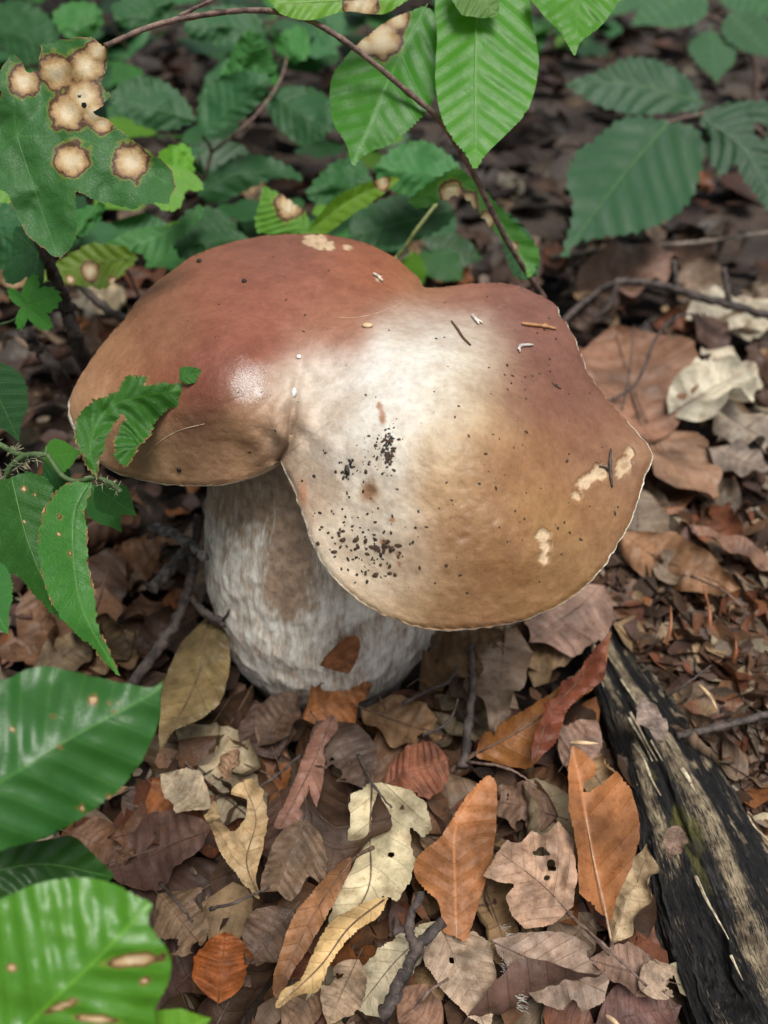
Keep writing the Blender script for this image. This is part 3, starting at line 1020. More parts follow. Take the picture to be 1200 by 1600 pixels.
dead((962,1476),(1014,1322),.022,.034,(192,168,138),'pale curled leaf squeezed between the folded orange-brown leaf and the log',tilt=(-.6,-.3,.7),W=.25,cup=(.7,1.3),wave=.05,crumple=.03,seed=23)
dead((690,1622),(618,1542),.030,.034,(136,102,84),'small rumpled brown leaf at the bottom below the forked twig',W=.42,cup=(.5,.8),crumple=.03,seed=24)
dead((1046,1534),(918,1498),.028,.028,(140,112,100),'dusky brown leaf lying against the near end of the log',W=.27,cup=(.3,.3),seed=25)
dead((930,1600),(1066,1568),.018,.020,(112,82,78),'dull purple leaf under the dusky brown leaf by the log',W=.3,cup=(.2,.4),seed=26)
dead((600,1226),(702,1186),.026,.034,(140,88,68),'reddish brown leaf scrap behind the upright orange-brown leaf',W=.42,q=.3,seed=27,crumple=.012,tear=1)
dead((565,1106),(702,1150),.028,.032,(134,104,78),'tan-brown torn leaf just in front of the stem’s foot',W=.32,cup=(.2,.5),seed=28,crumple=.03,tear=2)
dead((792,968),(772,1150),.028,.032,(132,112,98),'narrow grey-brown leaf hanging below the cap’s lower edge',W=.21,cup=(.3,.3),seed=30)
dead((940,925),(826,1004),.018,.024,(150,122,112),'dusky pink leaf half hidden under the cap’s lower right edge',W=.38,seed=31,crumple=.014)
dead((50,1058),(150,985),.016,.020,(122,104,82),'dull tan leaf behind the big glossy green leaf’s upper edge',W=.36,seed=32,crumple=.02)
dead((258,996),(140,1046),.016,.020,(130,106,80),'tan leaf lying by the bramble leaf’s drooping tip',W=.3,seed=33,crumple=.03,cup=(.5,.4))
dead((326,1266),(250,1210),.034,.044,(178,160,138),'small pale leaf scrap curled up beside the crinkled tan leaf',W=.36,cup=(.9,.4),seed=34,crumple=.02)
dead((352,1218),(372,1170),.038,.048,(160,128,104),'tiny rolled tan leaf piece above the crinkled tan leaf',W=.42,cup=(1.4,1.4),seed=35)
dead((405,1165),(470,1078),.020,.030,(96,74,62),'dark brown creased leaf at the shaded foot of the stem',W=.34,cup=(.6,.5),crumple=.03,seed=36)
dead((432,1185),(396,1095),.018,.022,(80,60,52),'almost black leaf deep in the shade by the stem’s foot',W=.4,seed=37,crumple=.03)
dead((1046,648),(1182,574),.026,.038,'white','pale greyish white leaf, cupped and veined, in the litter past the cap’s right corner',W=.33,cup=(.5,.6),pleat=.012,nv=7,seed=38,crumple=.02)
dead((1190,610),(1098,540),.020,.026,(196,184,168),'faded white leaf overlapping behind the pale cupped leaf',W=.34,cup=(.4,.3),seed=39,crumple=.02)
dead((1012,694),(962,508),.022,.034,(136,100,82),'big plain brown leaf standing behind the thin curved twig',W=.36,q=.4,cup=(.4,.4),seed=40,crumple=.012)
dead((1002,638),(1110,795),.024,.026,(142,110,90),'big brown drooping leaf just outside the cap’s right corner',tilt=(.3,-.3,.8),W=.34,cup=(.4,.5),seed=41,crumple=.015,pleat=.01)
dead((1012,812),(1050,690),.014,.016,(130,92,72),'brown leaf lying under the big drooping leaf',W=.33,seed=42,crumple=.02)
dead((966,842),(1158,924),.022,.026,(146,108,80),'buckled brown leaf with raised corners right of the cap rim',tilt=(0,-.3,1),W=.22,cup=(.8,-.5),wave=.05,crumple=.05,seed=43)
dead((900,450),(1060,388),.020,.034,(144,112,100),'rosy brown creased leaf beyond the cap under the long pale twig',W=.26,cup=(.4,.5),seed=44,crumple=.03)
dead((1206,462),(1078,506),.020,.022,(188,178,162),'whitish broad leaf beneath the forked dark branch',W=.33,seed=45,crumple=.02)
dead((1212,520),(1092,446),.016,.018,(180,164,150),'pale pinkish leaf behind the forked dark branch',W=.32,seed=46,crumple=.02)
dead((1206,640),(1120,692),.018,.022,(160,146,134),'grey leaf below the pale cupped leaf',W=.34,seed=47,crumple=.03)
dead((1104,700),(1206,738),.020,.020,(140,124,116),'grey-brown flat leaf beside the big drooping leaf',W=.36,seed=48,crumple=.02)
dead((1210,892),(1074,822),.020,.030,(138,104,88),'long folded brown leaf above the buckled brown leaf',W=.19,cup=(.9,.2),seed=49)
dead((105,1300),(212,1338),.012,.018,(116,84,64),'brown leaf in shadow under the big glossy green leaf',W=.3,seed=50)
dead((238,1226),(318,1300),.018,.024,(150,92,54),'orange-brown leaf edge below the big glossy green leaf’s tip',W=.34,cup=(.7,.3),seed=51)
dead((248,1398),(318,1480),.026,.030,(122,98,78),'broken brown leaf scraps above the cupped rust-orange leaf',W=.42,crumple=.04,seed=52,tear=3)
dead((560,1495),(512,1602),.022,.018,(160,136,116),'tan flat leaf under the twisted tan ribbon leaf',W=.36,crumple=.02,seed=53,tear=1)
dead((500,1540),(440,1612),.014,.018,(124,98,80),'brown leaf under the twisted ribbon leaf’s lower end',W=.4,seed=54,crumple=.02)
dead((528,1286),(512,1378),.022,.022,(112,64,52),'deep red-brown leaf in the gap beside the cream torn leaf',W=.34,seed=56)
dead((880,1196),(934,1124),.022,.032,(148,118,106),'pinkish leaf under the tightly rolled rust-brown leaf',W=.36,seed=57,crumple=.02)
dead((872,1276),(756,1246),.022,.022,(124,98,84),'brown lobed leaf scrap behind the pinkish tan leaf',W=.36,seed=58,crumple=.03,tear=3)
dead((1036,1158),(1004,1086),.040,.042,(148,130,124),'small pinkish grey leaf resting on the log’s dark top',W=.28,cup=(.2,.2),seed=59)
dead((1062,1290),(1046,1340),.046,.044,(140,114,102),'tiny curled brown leaf resting on the middle of the log',W=.34,cup=(.8,.3),seed=60)
dead((1000,1548),(1056,1512),.030,.030,(176,152,134),'little pale leaf scrap resting near the log’s near end',W=.4,seed=61,tear=2)

def colour_of(c):
    return (*(lin(CL[c] if isinstance(c, str) else c) * DEAD_GAIN * np.array([.90, .90, .82])), 1)
DEAD_GAIN = .95

def place_dead(me, mm, M, col, label, group=None):
    o = link('dead_leaf', me, None, M)
    o.color = col
    tag(o, label, 'dead leaf', group)
    link('midrib', mm, o)
    return o

for b, t, zb, zt, col, label, tilt, kw in HERO:
    r = np.random.default_rng(kw['seed'] + 500)
    for k, v in dict(nv=int(r.integers(7, 10)), n=64 if ('holes' in kw or 'tear' in kw) else 44, m=14 if ('holes' in kw or 'tear' in kw) else 9, buckle=r.uniform(.09, .16), wave=r.uniform(.03, .08), twist=r.uniform(-.5, .5),
                     bend=r.uniform(-.5, .4), sway=r.uniform(-.06, .06), rag=r.uniform(.12, .3), pleat=r.uniform(.006, .014)).items():
        kw.setdefault(k, v)
    me, mm = leaf_mesh('dead_leaf', M_DEAD, M_MID, **kw)
    x, y = G(*b)[:2]
    place_dead(me, mm, frame(G(*b, zb), G(*t, zt), tilt), colour_of(col), label, 'dead leaves of the forest floor')


pdead([(765,1212),(776,1232),(775,1290),(769,1340),(752,1400),(738,1445),(728,1470),(712,1464),(692,1455),(685,1410),(662,1390),(646,1358),(660,1330),(690,1305),(715,1265),(740,1230)],[(713,1466),(711,1380),(711,1300),(735,1250),(764,1215)],
      .030,.050,'orange','smooth orange-brown beech leaf standing upright with clear veins, in front of the mushroom',seed=3,cup=-1.6,buckle=.02,pleat=.007,jag=1.5,wave=.01,pale_vein=True,nv=9)
pdead([(963,1205),(985,1230),(998,1270),(1000,1310),(985,1360),(965,1400),(955,1442),(946,1435),(905,1395),(902,1330),(888,1260),(888,1200),(893,1163),(915,1175),(932,1195),(928,1212),(912,1225),(912,1242),(940,1225)],[(955,1470),(945,1420),(925,1330),(908,1230),(894,1167)],
      .030,.056,'orange','orange-brown leaf folded along its midrib leaning against the dark log',seed=4,soft=False,fold=.5,buckle=.025,pleat=.007,jag=2,wave=.01,pale_vein=True,stalk=[(954,1460,.031),(956,1480,.028),(954,1505,.024)])
ROLL = pdead([(752,1150),(770,1138),(802,1118),(842,1094),(880,1068),(912,1040),(938,1008),(957,980),(950,1015),(942,1058),(918,1084),(886,1110),(874,1146),(850,1178),(828,1200),(796,1198),(762,1188),(744,1182)],[(748,1176),(830,1130),(900,1070),(955,984)],
      .028,.056,(150,96,48),'tightly rolled rust-brown leaf with an open orange fold, lying across the dark log’s upper end',seed=5,cup=-3.2,buckle=.03,pleat=.006,wave=.015,jag=2,nv=9,stalk=[(752,1172,.029),(732,1184,.026),(704,1206,.022)])
for ol_, md_, z0_, z1_, c_, sd_ in (([(957,978),(948,1012),(942,1060),(908,1088),(884,1112),(874,1150),(848,1180),(830,1194),(832,1168),(836,1140),(852,1110),(846,1098),(872,1088),(878,1064),(902,1054),(918,1026),(942,1000)],[(834,1186),(862,1110),(905,1062),(953,984)],.044,.066,(124,66,46),51),
                                  ([(746,1154),(790,1152),(832,1142),(838,1184),(822,1204),(782,1192),(744,1184)],[(748,1176),(790,1172),(834,1166)],.022,.030,(92,44,38),52)):
    f_ = poly_leaf('rolled_edge', M_DEAD, M_MID, poly_geo(ol_, md_, on_floor(z0_, z1_, .05), seed=sd_, nv=9, jag=3, buckle=.12, cup=-3.0, pleat=.008, wave=.06), None, colour_of(c_), .005)
    mb_ = ROLL.matrix_basis.inverted() @ f_.matrix_basis
    f_.parent = ROLL
    f_.matrix_basis = mb_
pdead([(545,1240),(575,1225),(600,1222),(640,1235),(662,1250),(676,1292),(660,1312),(642,1292),(640,1320),(650,1345),(640,1380),(620,1412),(595,1400),(590,1420),(560,1440),(530,1450),(510,1482),(515,1430),(535,1380),(548,1330),(545,1280)],[(582,1212),(578,1300),(575,1390),(520,1470)],
      .040,.032,'cream','large cream torn leaf with a dark midrib, in front of the stem',seed=8,soft=False,buckle=.09,jag=5,holes=((612,1335,5),(604,1275,6),(628,1262,4)),wave=.02)
pdead([(604,1400),(592,1432),(562,1452),(532,1482),(512,1516),(496,1548),(460,1558),(430,1578),(440,1548),(470,1528),(488,1490),(508,1450),(540,1425)],[(600,1406),(545,1450),(500,1510),(434,1572)],
      .046,.054,(196,164,118),'long twisted tan leaf curling like a ribbon below the cream torn leaf',seed=9,cup=-4.5,buckle=.06,jag=3,nv=10)
pdead([(518,1116),(528,1140),(506,1168),(508,1195),(500,1240),(482,1282),(428,1294),(452,1240),(474,1180),(492,1140)],[(520,1120),(486,1200),(440,1290)],
      .036,.036,(136,98,86),'purplish brown half rolled leaf beside the cream torn leaf',seed=10,cup=-2.2,buckle=.04,jag=2)
pdead([(404,1396),(412,1360),(430,1310),(450,1290),(475,1278),(500,1300),(512,1340),(508,1385),(482,1368),(456,1412),(432,1392)],[(476,1276),(455,1330),(430,1395)],
      .044,.036,(120,98,82),'pleated grey-brown leaf with its black stalk pointing up',seed=12,fold=-.4,pleat=.014,buckle=.03,jag=3,soft=False,stalk=[(475,1280,.045),(478,1264,.052),(476,1246,.060)])
pdead([(365,1225),(395,1213),(412,1240),(420,1282),(408,1330),(398,1370),(406,1406),(385,1388),(355,1350),(335,1312),(320,1274),(335,1250),(346,1285),(365,1302),(384,1278),(386,1250),(360,1242)],[(404,1400),(385,1345),(400,1280),(380,1222)],
      .030,.052,'tan','crinkled pale tan leaf torn into a claw shape with yellow edges',seed=13,soft=False,buckle=.12,jag=4,wave=.04,cup=1.5)
pdead([(550,1340),(522,1354),(490,1390),(460,1430),(440,1480),(426,1532),(434,1562),(456,1522),(482,1482),(516,1422),(536,1384)],[(549,1344),(490,1430),(431,1552)],
      .040,.036,(142,100,70),'long brown leaf with a thin stalk reaching onto the cream torn leaf',seed=18,cup=-2,buckle=.05,jag=2,stalk=[(545,1350,.040),(560,1336,.046),(584,1324,.050)])
pdead([(552,1530),(590,1482),(640,1452),(690,1436),(668,1490),(622,1545),(596,1592),(556,1580)],[(688,1440),(620,1500),(560,1575)],
      .022,.018,(196,184,160),'pale beige flat leaf under the forked dark twig',seed=19,soft=False,buckle=.06,jag=5)
pdead([(676,1452),(720,1446),(768,1470),(780,1560),(762,1612),(700,1560),(660,1500)],[(690,1450),(720,1520),(758,1605)],
      .028,.020,(182,158,140),'pinkish beige flat leaf below the upright orange-brown leaf’s foot',seed=20,soft=False,buckle=.05,jag=4,holes=((705,1500,5),))
pdead([(756,1368),(768,1345),(792,1310),(812,1318),(830,1298),(850,1306),(872,1284),(896,1312),(902,1370),(896,1416),(866,1444),(820,1452),(800,1432),(790,1402),(806,1382),(772,1376)],[(908,1448),(850,1385),(785,1335)],
      .036,.040,(184,150,130),'pinkish tan leaf with a long thin stalk between the two orange-brown leaves',seed=21,soft=False,buckle=.07,jag=3,holes=((846,1330,9),(862,1350,7),(855,1372,4)),stalk=[(895,1435,.037),(925,1462,.036),(952,1492,.032)])
pdead([(768,1470),(810,1458),(860,1454),(900,1463),(926,1480),(916,1490),(952,1530),(946,1566),(910,1582),(896,1562),(880,1580),(840,1566),(805,1530),(784,1500)],[(766,1470),(850,1508),(950,1552)],
      .034,.030,(154,132,120),'grey-pink weathered leaf with a cracked edge lying at the bottom',seed=22,soft=False,buckle=.05,jag=3)
pdead([(328,964),(350,985),(359,1020),(356,1060),(342,1100),(310,1126),(272,1142),(250,1172),(250,1100),(258,1060),(280,1010),(302,985)],[(326,968),(308,1060),(255,1165)],
      .030,.040,(124,106,74),'big olive-brown oval leaf leaning against the stem beside the dark sticks',seed=29,buckle=.10,cup=-.8,jag=1.5,wave=.04)

# ------------------------------------------------------------------ more single leaves strewn between them
LIB = []
for k in range(22):
    r = np.random.default_rng(900 + k)
    form = ('flat', 'cupped', 'curled', 'torn', 'folded', 'twisted')[k % 6]
    kw = dict(n=26, m=6, W=r.uniform(.26, .38), p=r.uniform(.45, .7), q=r.uniform(.4, .75), crumple=r.uniform(.012, .035), pleat=r.uniform(.006, .014), nv=8, seed=100 + k, buckle=r.uniform(.10, .22), wave=r.uniform(.04, .11), rag=r.uniform(.12, .35), sway=r.uniform(-.07, .07), bend=r.uniform(-.5, .5))
    if form == 'cupped':
        kw.update(cup=(r.uniform(.5, .9), r.uniform(.5, .9)))
    if form == 'curled':
        kw.update(cup=(r.uniform(1.0, 1.9), r.uniform(.4, 1.6)), bend=r.uniform(-.6, .8))
    if form == 'torn':
        kw.update(tear=5, n=48, m=10, cup=(r.uniform(-.2, .4), r.uniform(-.2, .5)))
    if form == 'folded':
        kw.update(cup=(r.uniform(1.0, 1.5), -.1), fold=.2)
    if form == 'twisted':
        kw.update(twist=r.uniform(.8, 1.6), cup=(.5, .6))
    LIB.append((form, *leaf_mesh('dead_leaf', M_DEAD, M_MID, **kw)))

CURLY = []
for k in range(18):
    r = np.random.default_rng(1900 + k)
    form = ('curled', 'cupped', 'rolled', 'arched', 'half rolled', 'twisted')[k % 6]
    a_, b_ = {'curled': (1.2, 1.6), 'cupped': (.8, 1.0), 'rolled': (2.4, 2.0), 'arched': (-.6, -.8), 'half rolled': (2.3, .2), 'twisted': (.7, .4)}[form]
    kw = dict(n=40, m=9, W=r.uniform(.27, .37), p=r.uniform(.5, .75), q=r.uniform(.35, .6), crumple=.012, buckle=.035, wave=r.uniform(.01, .05), pleat=r.uniform(.005, .010), nv=8, seed=300 + k, rag=r.uniform(.08, .25),
              cup=(a_ * r.uniform(.8, 1.2), b_ * r.uniform(.8, 1.2)), bend=r.uniform(-1.1, .9), twist=(1.5 if form == 'twisted' else r.uniform(-.4, .4)), sway=r.uniform(-.06, .06), cupv=r.uniform(-.5, .5), tear=int(k % 3 == 1))
    CURLY.append((form, *leaf_mesh('dead_leaf', M_DEAD, M_MID, **kw)))

SHADES = [('brown', (124, 92, 72)), ('dark brown', (90, 68, 56)), ('tan', (172, 144, 114)), ('pinkish', (154, 132, 118)), ('reddish brown', (132, 84, 64)),
          ('grey-brown', (142, 126, 114)), ('orange-brown', (152, 98, 62)), ('pale beige', (188, 174, 152)), ('purplish brown', (112, 86, 80))]
def region(px, py):
    if py < 430:
        return 'far behind the mushroom under the hazel leaves' if px > 760 else 'in the shade behind the mushroom under the seedlings'
    if px > 880 and py < 900:
        return 'in the litter past the cap’s right-hand side'
    if px > 1010:
        return 'among crumbs on the far side of the log'
    if px > 780:
        return 'between the stem and the log'
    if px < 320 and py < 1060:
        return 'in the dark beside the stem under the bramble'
    if px < 330:
        return 'below the big glossy green leaves'
    if py < 1230:
        return 'at the foot of the stem'
    return 'in the litter in front of the mushroom'

cap_poly = OLX[::3, :2]
def in_poly(x, y, poly):
    x1, y1 = poly.T
    x2, y2 = np.roll(poly, -1, 0).T
    c = ((y1 > y) != (y2 > y)) & (x < (x2 - x1) * (y - y1) / (y2 - y1 + 1e-9) + x1)
    return c.sum() % 2 == 1
LOGC = np.array([(905,905),(950,1020),(1003,1120),(1064,1250),(1126,1400),(1190,1560),(1250,1720)], float)
LOGW = np.array([14,38,58,84,108,122,132], float)

n = 0
STREWN = {}
tries = 0
while n < 205 and tries < 5000:
    tries += 1
    px, py = random.uniform(-20, 1220), 1600 - 1330 * random.random() ** .8
    if in_poly(px, py, cap_poly):
        continue
    z = random.uniform(.002, .020)
    c = G(px, py, z)
    if math.hypot(c[0] + .03, c[1] - .268) < .072:
        continue
    lc = np.interp(py, LOGC[:, 1], LOGC[:, 0])
    if py > 930 and abs(px - lc) < np.interp(py, LOGC[:, 1], LOGW) * .98:
        continue
    if px > 960 and py > 880 and random.random() < .75:
        continue
    if px < 230 and py > 1050:
        continue
    L = random.uniform(.030, .060) * (1.1 if py < 700 else 1)
    a = random.uniform(0, 6.283)
    d = np.array([math.cos(a), math.sin(a), random.uniform(-.35, .45)]) * L
    nh = (random.gauss(0, .42), random.gauss(-.1, .42), 1)
    front = 250 < px < 1010 and py > 1060
    if front:
        L = random.uniform(.040, .068)
        d = d / np.linalg.norm(d) * L
        c = c + np.array([0, 0, random.uniform(-.008, .003)])
    form, me, mm = random.choice(CURLY if random.random() < (.8 if front else .45) else LIB)
    sh, col = random.choices(SHADES, (5, 5, 3, 4, 3, 4, 2, 2, 4))[0]
    if px < 330 and py > 600 and sh in ('tan', 'pinkish', 'pale beige', 'orange-brown', 'grey-brown', 'reddish brown'):  # only dark decayed colours here, putting the shade by the stem into the leaves
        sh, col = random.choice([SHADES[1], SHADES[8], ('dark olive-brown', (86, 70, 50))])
    kk = random.uniform(.75, 1.1)
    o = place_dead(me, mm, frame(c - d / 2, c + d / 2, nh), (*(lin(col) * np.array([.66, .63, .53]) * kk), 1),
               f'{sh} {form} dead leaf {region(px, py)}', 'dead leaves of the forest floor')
    STREWN.setdefault(o['label'], []).append((L, o))
    n += 1

for lab, lst in STREWN.items():
    if len(lst) > 1:
        lst.sort(key=lambda q: -q[0])
        words = ('larger', 'smaller') if len(lst) == 2 else ('largest', 'middle-sized', 'smallest') if len(lst) == 3 else ('largest', 'second largest', 'second smallest', 'smallest')
        for w_, (L, o) in zip(words, lst):
            o['label'] = w_ + ' ' + lab

# ------------------------------------------------------------------ the matted litter beneath, and crumbs
def litter(name, label, count, place, size, res, tintmul=1.0, seed=5, zr=(0, .012), tilt=.4, shard=False):
    rs = np.random.default_rng(seed)
    T = []
    for k in range(14):
        r = np.random.default_rng(seed * 31 + k)
        if shard:
            g = leaf_geo(n=4, m=2, W=r.uniform(.12, .45), p=.3, q=.3, skew=.1, pleat=0, crumple=.08, cup=(r.uniform(-.6, .9), r.uniform(-.6, .9)), seed=seed + k)
        else:
            g = leaf_geo(n=res[0], m=res[1], W=r.uniform(.25, .38), p=r.uniform(.45, .7), q=r.uniform(.4, .75), crumple=.03, pleat=.006, nv=8,
                         cup=(r.uniform(-.2, 1.2), r.uniform(-.2, 1.2)), bend=r.uniform(-.5, .6), tear=2, seed=seed + k)
        T.append(g)
    VV, FF, UU, TT, off = [], [], [], [], 0
    i = 0
    while i < count:
        pos = place(rs)
        if pos is None:
            continue
        V, F, uv = T[i % 14][:3]
        x, y = pos
        L = rs.uniform(*size)
        a = rs.uniform(0, 6.283)
        d = np.array([math.cos(a), math.sin(a), rs.uniform(-tilt, tilt)]) * L
        c = np.array([x, y, gh(x, y) + rs.uniform(*zr)])
        M = np.array(frame(c - d / 2, c + d / 2, (rs.normal(0, tilt), rs.normal(0, tilt), 1)))
        VV.append(V @ M[:3, :3].T + M[:3, 3])
        FF.append(F + off)
        UU.append(uv)
        _, col = SHADES[rs.choice(9, p=np.array([6, 8, 2, 3, 4, 3, 2, 1, 4]) / 33)]
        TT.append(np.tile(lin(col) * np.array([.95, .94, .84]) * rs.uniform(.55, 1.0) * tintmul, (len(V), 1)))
        off += len(V)
        i += 1
    o = link(name, mesh(name, np.vstack(VV), np.vstack(FF), M_LITTER, uv=np.vstack(UU), attrs={'tint': np.vstack(TT)}))
    tag(o, label, kind='stuff')

def near_place(rs):
    y = .02 + 2.1 * rs.random() ** 1.35
    x = rs.uniform(-1, 1) * (.27 + .62 * y)
    if math.hypot(x + .03, y - .268) < .060:
        return None
    return x, y
litter('leaf_litter', 'matted dead leaves covering the whole forest floor', 3000, near_place, (.036, .066), (10, 4), seed=5, zr=(-.030, -.008), tintmul=.24)  # dark tint of decayed lower leaves, also painting shade into the gaps

def far_place(rs):
    y = 2.0 + 9 * rs.random() ** 1.5
    return rs.uniform(-1, 1) * (1.0 + .9 * y), y
litter('distant_leaf_litter', 'dead leaves on the floor far behind the plants', 3000, far_place, (.06, .14), (4, 2), seed=6)

def crumb_place(rs):
    if rs.random() < .80:
        px, py = rs.uniform(905, 1230), rs.uniform(800, 1480)
        lc = np.interp(py, LOGC[:, 1], LOGC[:, 0]) + .86 * np.interp(py, LOGC[:, 1], LOGW)
        if px < lc:
            return None
    else:
        px, py = rs.uniform(-20, 1220), rs.uniform(420, 1620)
    c = G(px, py, .012)
    if math.hypot(c[0] + .03, c[1] - .268) < .062:
        return None
    return c[0], c[1]
litter('leaf_crumbs', 'small broken leaf and bark crumbs beside the log', 4200, crumb_place, (.005, .024), None, seed=8, zr=(-.006, .012), tilt=.7, shard=True, tintmul=.85)

# ------------------------------------------------------------------ the decayed log
def build_log():
    root = bpy.data.objects.new('rotting_log', None)
    COL.objects.link(root)
    tag(root, 'rotting blackened log with pale splintered fibres sunk in the litter', 'log')
    ctr = np.array([G(*p, .007) for p in LOGC])
    wd = np.array([w / FPX * proj(c)[2] for w, c in zip(LOGW, ctr)])
    path = spline(ctr, 48)
    s = np.linspace(0, 1, len(path))
    W = np.interp(s, np.linspace(0, 1, len(wd)), wd)
    t = np.gradient(path, axis=0)
    t /= np.linalg.norm(t, axis=1)[:, None]
    side = np.cross(t, [0, 0, 1.0])
    side /= np.linalg.norm(side, axis=1)[:, None]
    NA = 150
    a = np.linspace(0, 2 * np.pi, NA, endpoint=False)
    S, A = np.meshgrid(s, a, indexing='ij')
    warp = .5 * (fbm(S * 9, A * 1.2, 201, 3) - .5) + .9 * np.exp(-((S - .80) / .10) ** 2) * np.exp(-((A - .7) / .5) ** 2)
    fa = A / (2 * np.pi)
    fw = fa + warp * .035 + .006 * (fbm(S * 30, fa * 12, 202, 3) - .5)
    g1 = fbm(fw * 30, S * 6, 203, 4)                             # broad grooves
    g2 = 1 - np.abs(2 * fbm(fw * 90, S * 12, 207, 3) - 1)        # fibres
    g3 = fbm(fw * 160, S * 60, 209, 2)
    ragA = A + .22 * (fbm(S * 16, fa * 20, 215, 4) - .5) + .5 * warp
    chan = np.exp(-((ragA - 1.18 - .25 * (S - .5)) / .11) ** 2)  # long split down the log
    rid = sm(.27, .06, np.abs(ragA - 1.56 - .25 * (S - .5)))     # raised splintered ridge
    rid2 = sm(.16, .05, np.abs(ragA - .86 - .2 * (S - .5))) * sm(.80, .60, S)
    h = .26 * (g1 - .5) + .07 * (g2 - .5) + .04 * (g3 - .5) - .34 * chan + .10 * rid + .05 * rid2
    R = W[:, None] * (1 + h)
    pos = path[:, None] + side[:, None] * (np.cos(A) * R)[..., None] + np.array([0, 0, 1.0]) * (np.sin(A) * R * .55)[..., None]
    pale = np.clip(.62 * rid + .50 * rid2 + .9 * (g2 - .62) + .9 * (g1 - .5) - .6 * chan, 0, 1) * sm(.30, .55, fbm(fw * 14, S * 18, 217, 3) + .25 * rid)
    pale = np.maximum(pale, .75 * sm(.60, .70, fbm(fw * 40, S * 26, 219, 3)) * sm(1.7, 1.9, A))
    moss = sm(.50, .66, fbm(fa * 22, S * 14, 213)) * np.exp(-((A - 1.2) / .35) ** 2) * np.exp(-((S - .52) / .2) ** 2)
    uv = np.stack([fa + warp * .03, S], -1).reshape(-1, 2)
    n0 = len(s)
    F = []
    for i in range(n0 - 1):
        for j in range(NA):
            j2 = (j + 1) % NA
            F.append((i * NA + j, i * NA + j2, (i + 1) * NA + j2, (i + 1) * NA + j))
    F.append(tuple(range(NA - 1, -1, -1)))
    b = NB('rotten_wood')
    u = b.n('ShaderNodeUVMap').outputs[0]
    pa = b.n('ShaderNodeAttribute', attribute_name='pale').outputs['Fac']
    mo = b.n('ShaderNodeAttribute', attribute_name='moss').outputs['Fac']
    f1 = b.noise(b.mapping(u, (260, 30, 1)), 1, 6, .72)
    f2 = b.noise(b.mapping(u, (800, 130, 1)), 1, 4, .65)
    tc = b.n('ShaderNodeTexCoord').outputs['Object']
    n3 = b.noise(tc, 130, 4, .6)
    m = b.math('MULTIPLY_ADD', b.math('SUBTRACT', f1, .5), 2.2, b.math('MULTIPLY_ADD', pa, .92, .06))
    m = b.math('MULTIPLY_ADD', b.math('SUBTRACT', f2, .5), 1.3, m)
    palec = b.mix(b.smooth(n3, .3, .7), lin((92, 76, 56)), lin((186, 168, 136)))
    crk = b.noise(b.mapping(u, (330, 34, 1)), 1, 6, .7)
    darkc = b.mix(b.smooth(f1, .35, .7), (.004, .004, .0045, 1), (.018, .016, .015, 1))
    c = b.mix(b.smooth(m, .30, .80), darkc, palec)
    c = b.mix(b.smooth(b.math('MULTIPLY_ADD', b.math('SUBTRACT', f2, .5), 1.2, mo), .4, .9, 0, .55), c, lin((120, 116, 50)))
    c = b.mix(b.smooth(crk, .52, .60, 0, .9), c, (.010, .009, .008, 1))
    f1 = b.math('SUBTRACT', f1, b.smooth(crk, .54, .66, 0, .7))
    hh = b.math('ADD', f1, b.math('MULTIPLY', f2, .5))
    M = b.done(b.principled(Base_Color=c, Roughness=b.smooth(m, .2, .8, .42, .75), Normal=b.bump(hh, 1.0, .0022)))
    link('log_body', mesh('log_body', pos.reshape(-1, 3), F, M, uv=uv, attrs={'pale': pale.ravel(), 'moss': moss.ravel()}), root)
    # loose splinters
    rs = np.random.default_rng(77)
    ms = mat_bark('splinter_wood', lin((120, 104, 82)), lin((212, 198, 168)), 180)
    for k in range(14):
        i0 = rs.integers(20, n0 - 60)
        ln = rs.integers(14, 40)
        aa = rs.choice([1.45, 1.6, 2.35, 1.2, .9]) + rs.normal(0, .10)
        idx = np.arange(i0, min(i0 + ln, n0 - 1), 3)
        q = []
        for n_, ii in enumerate(idx):
            a_ = aa + .7 * (s[ii] - .5) + .004 * n_
            lift = 1.10 + .05 * math.sin(n_ * .7 + k)
            rr = W[ii] * lift
            q.append(path[ii] + side[ii] * math.cos(a_) * rr + np.array([0, 0, math.sin(a_) * rr * .55]))
        if len(q) < 4:
            continue
        v, f = tube_geo(np.array(q), np.linspace(1, .2, len(q)) * rs.uniform(.0004, .0011), 5, .5, k)
        link('wood_splinter', mesh('wood_splinter', v, f, ms, smooth=False), root)
build_log()

# ------------------------------------------------------------------ twigs on the ground
def twig(name, label, cat, branches, mat=M_TWIG, group=None, bump=.35):
    """branches: list of (points, r0, r1); the first is the twig itself, others its side shoots"""
    root = None
    for k, (pts, r0, r1) in enumerate(branches):
        q = spline(np.array(pts), 9)
        nn = len(q)
        rad = np.linspace(r0, r1, nn)
        rad = rad * (1 + .30 * (np.arange(nn) % 9 == 0) + .12 * (vnoise(np.arange(nn) * .7, np.zeros(nn), k) - .5))
        q = q + (RNG.random(q.shape) - .5) * r0 * .5
        v, f = tube_geo(q, rad, 8, bump, k)
        if root is None:
            root = link(name, mesh(name, v, f, mat))
            tag(root, label, cat, group)
        else:
            link('side_shoot', mesh('side_shoot', v, f, mat), root)
    return root
gp = lambda *a: [G(x, y, z) for x, y, z in a]
twig('fallen_twig', 'forked dark twig lying on pale leaves below the upright orange-brown leaf', 'twig',
     [(gp((600,1582,.038),(630,1525,.044),(652,1482,.048),(692,1438,.046)), .0024, .0019), (gp((650,1484,.048),(639,1445,.054),(657,1396,.058)), .0018, .0015)])
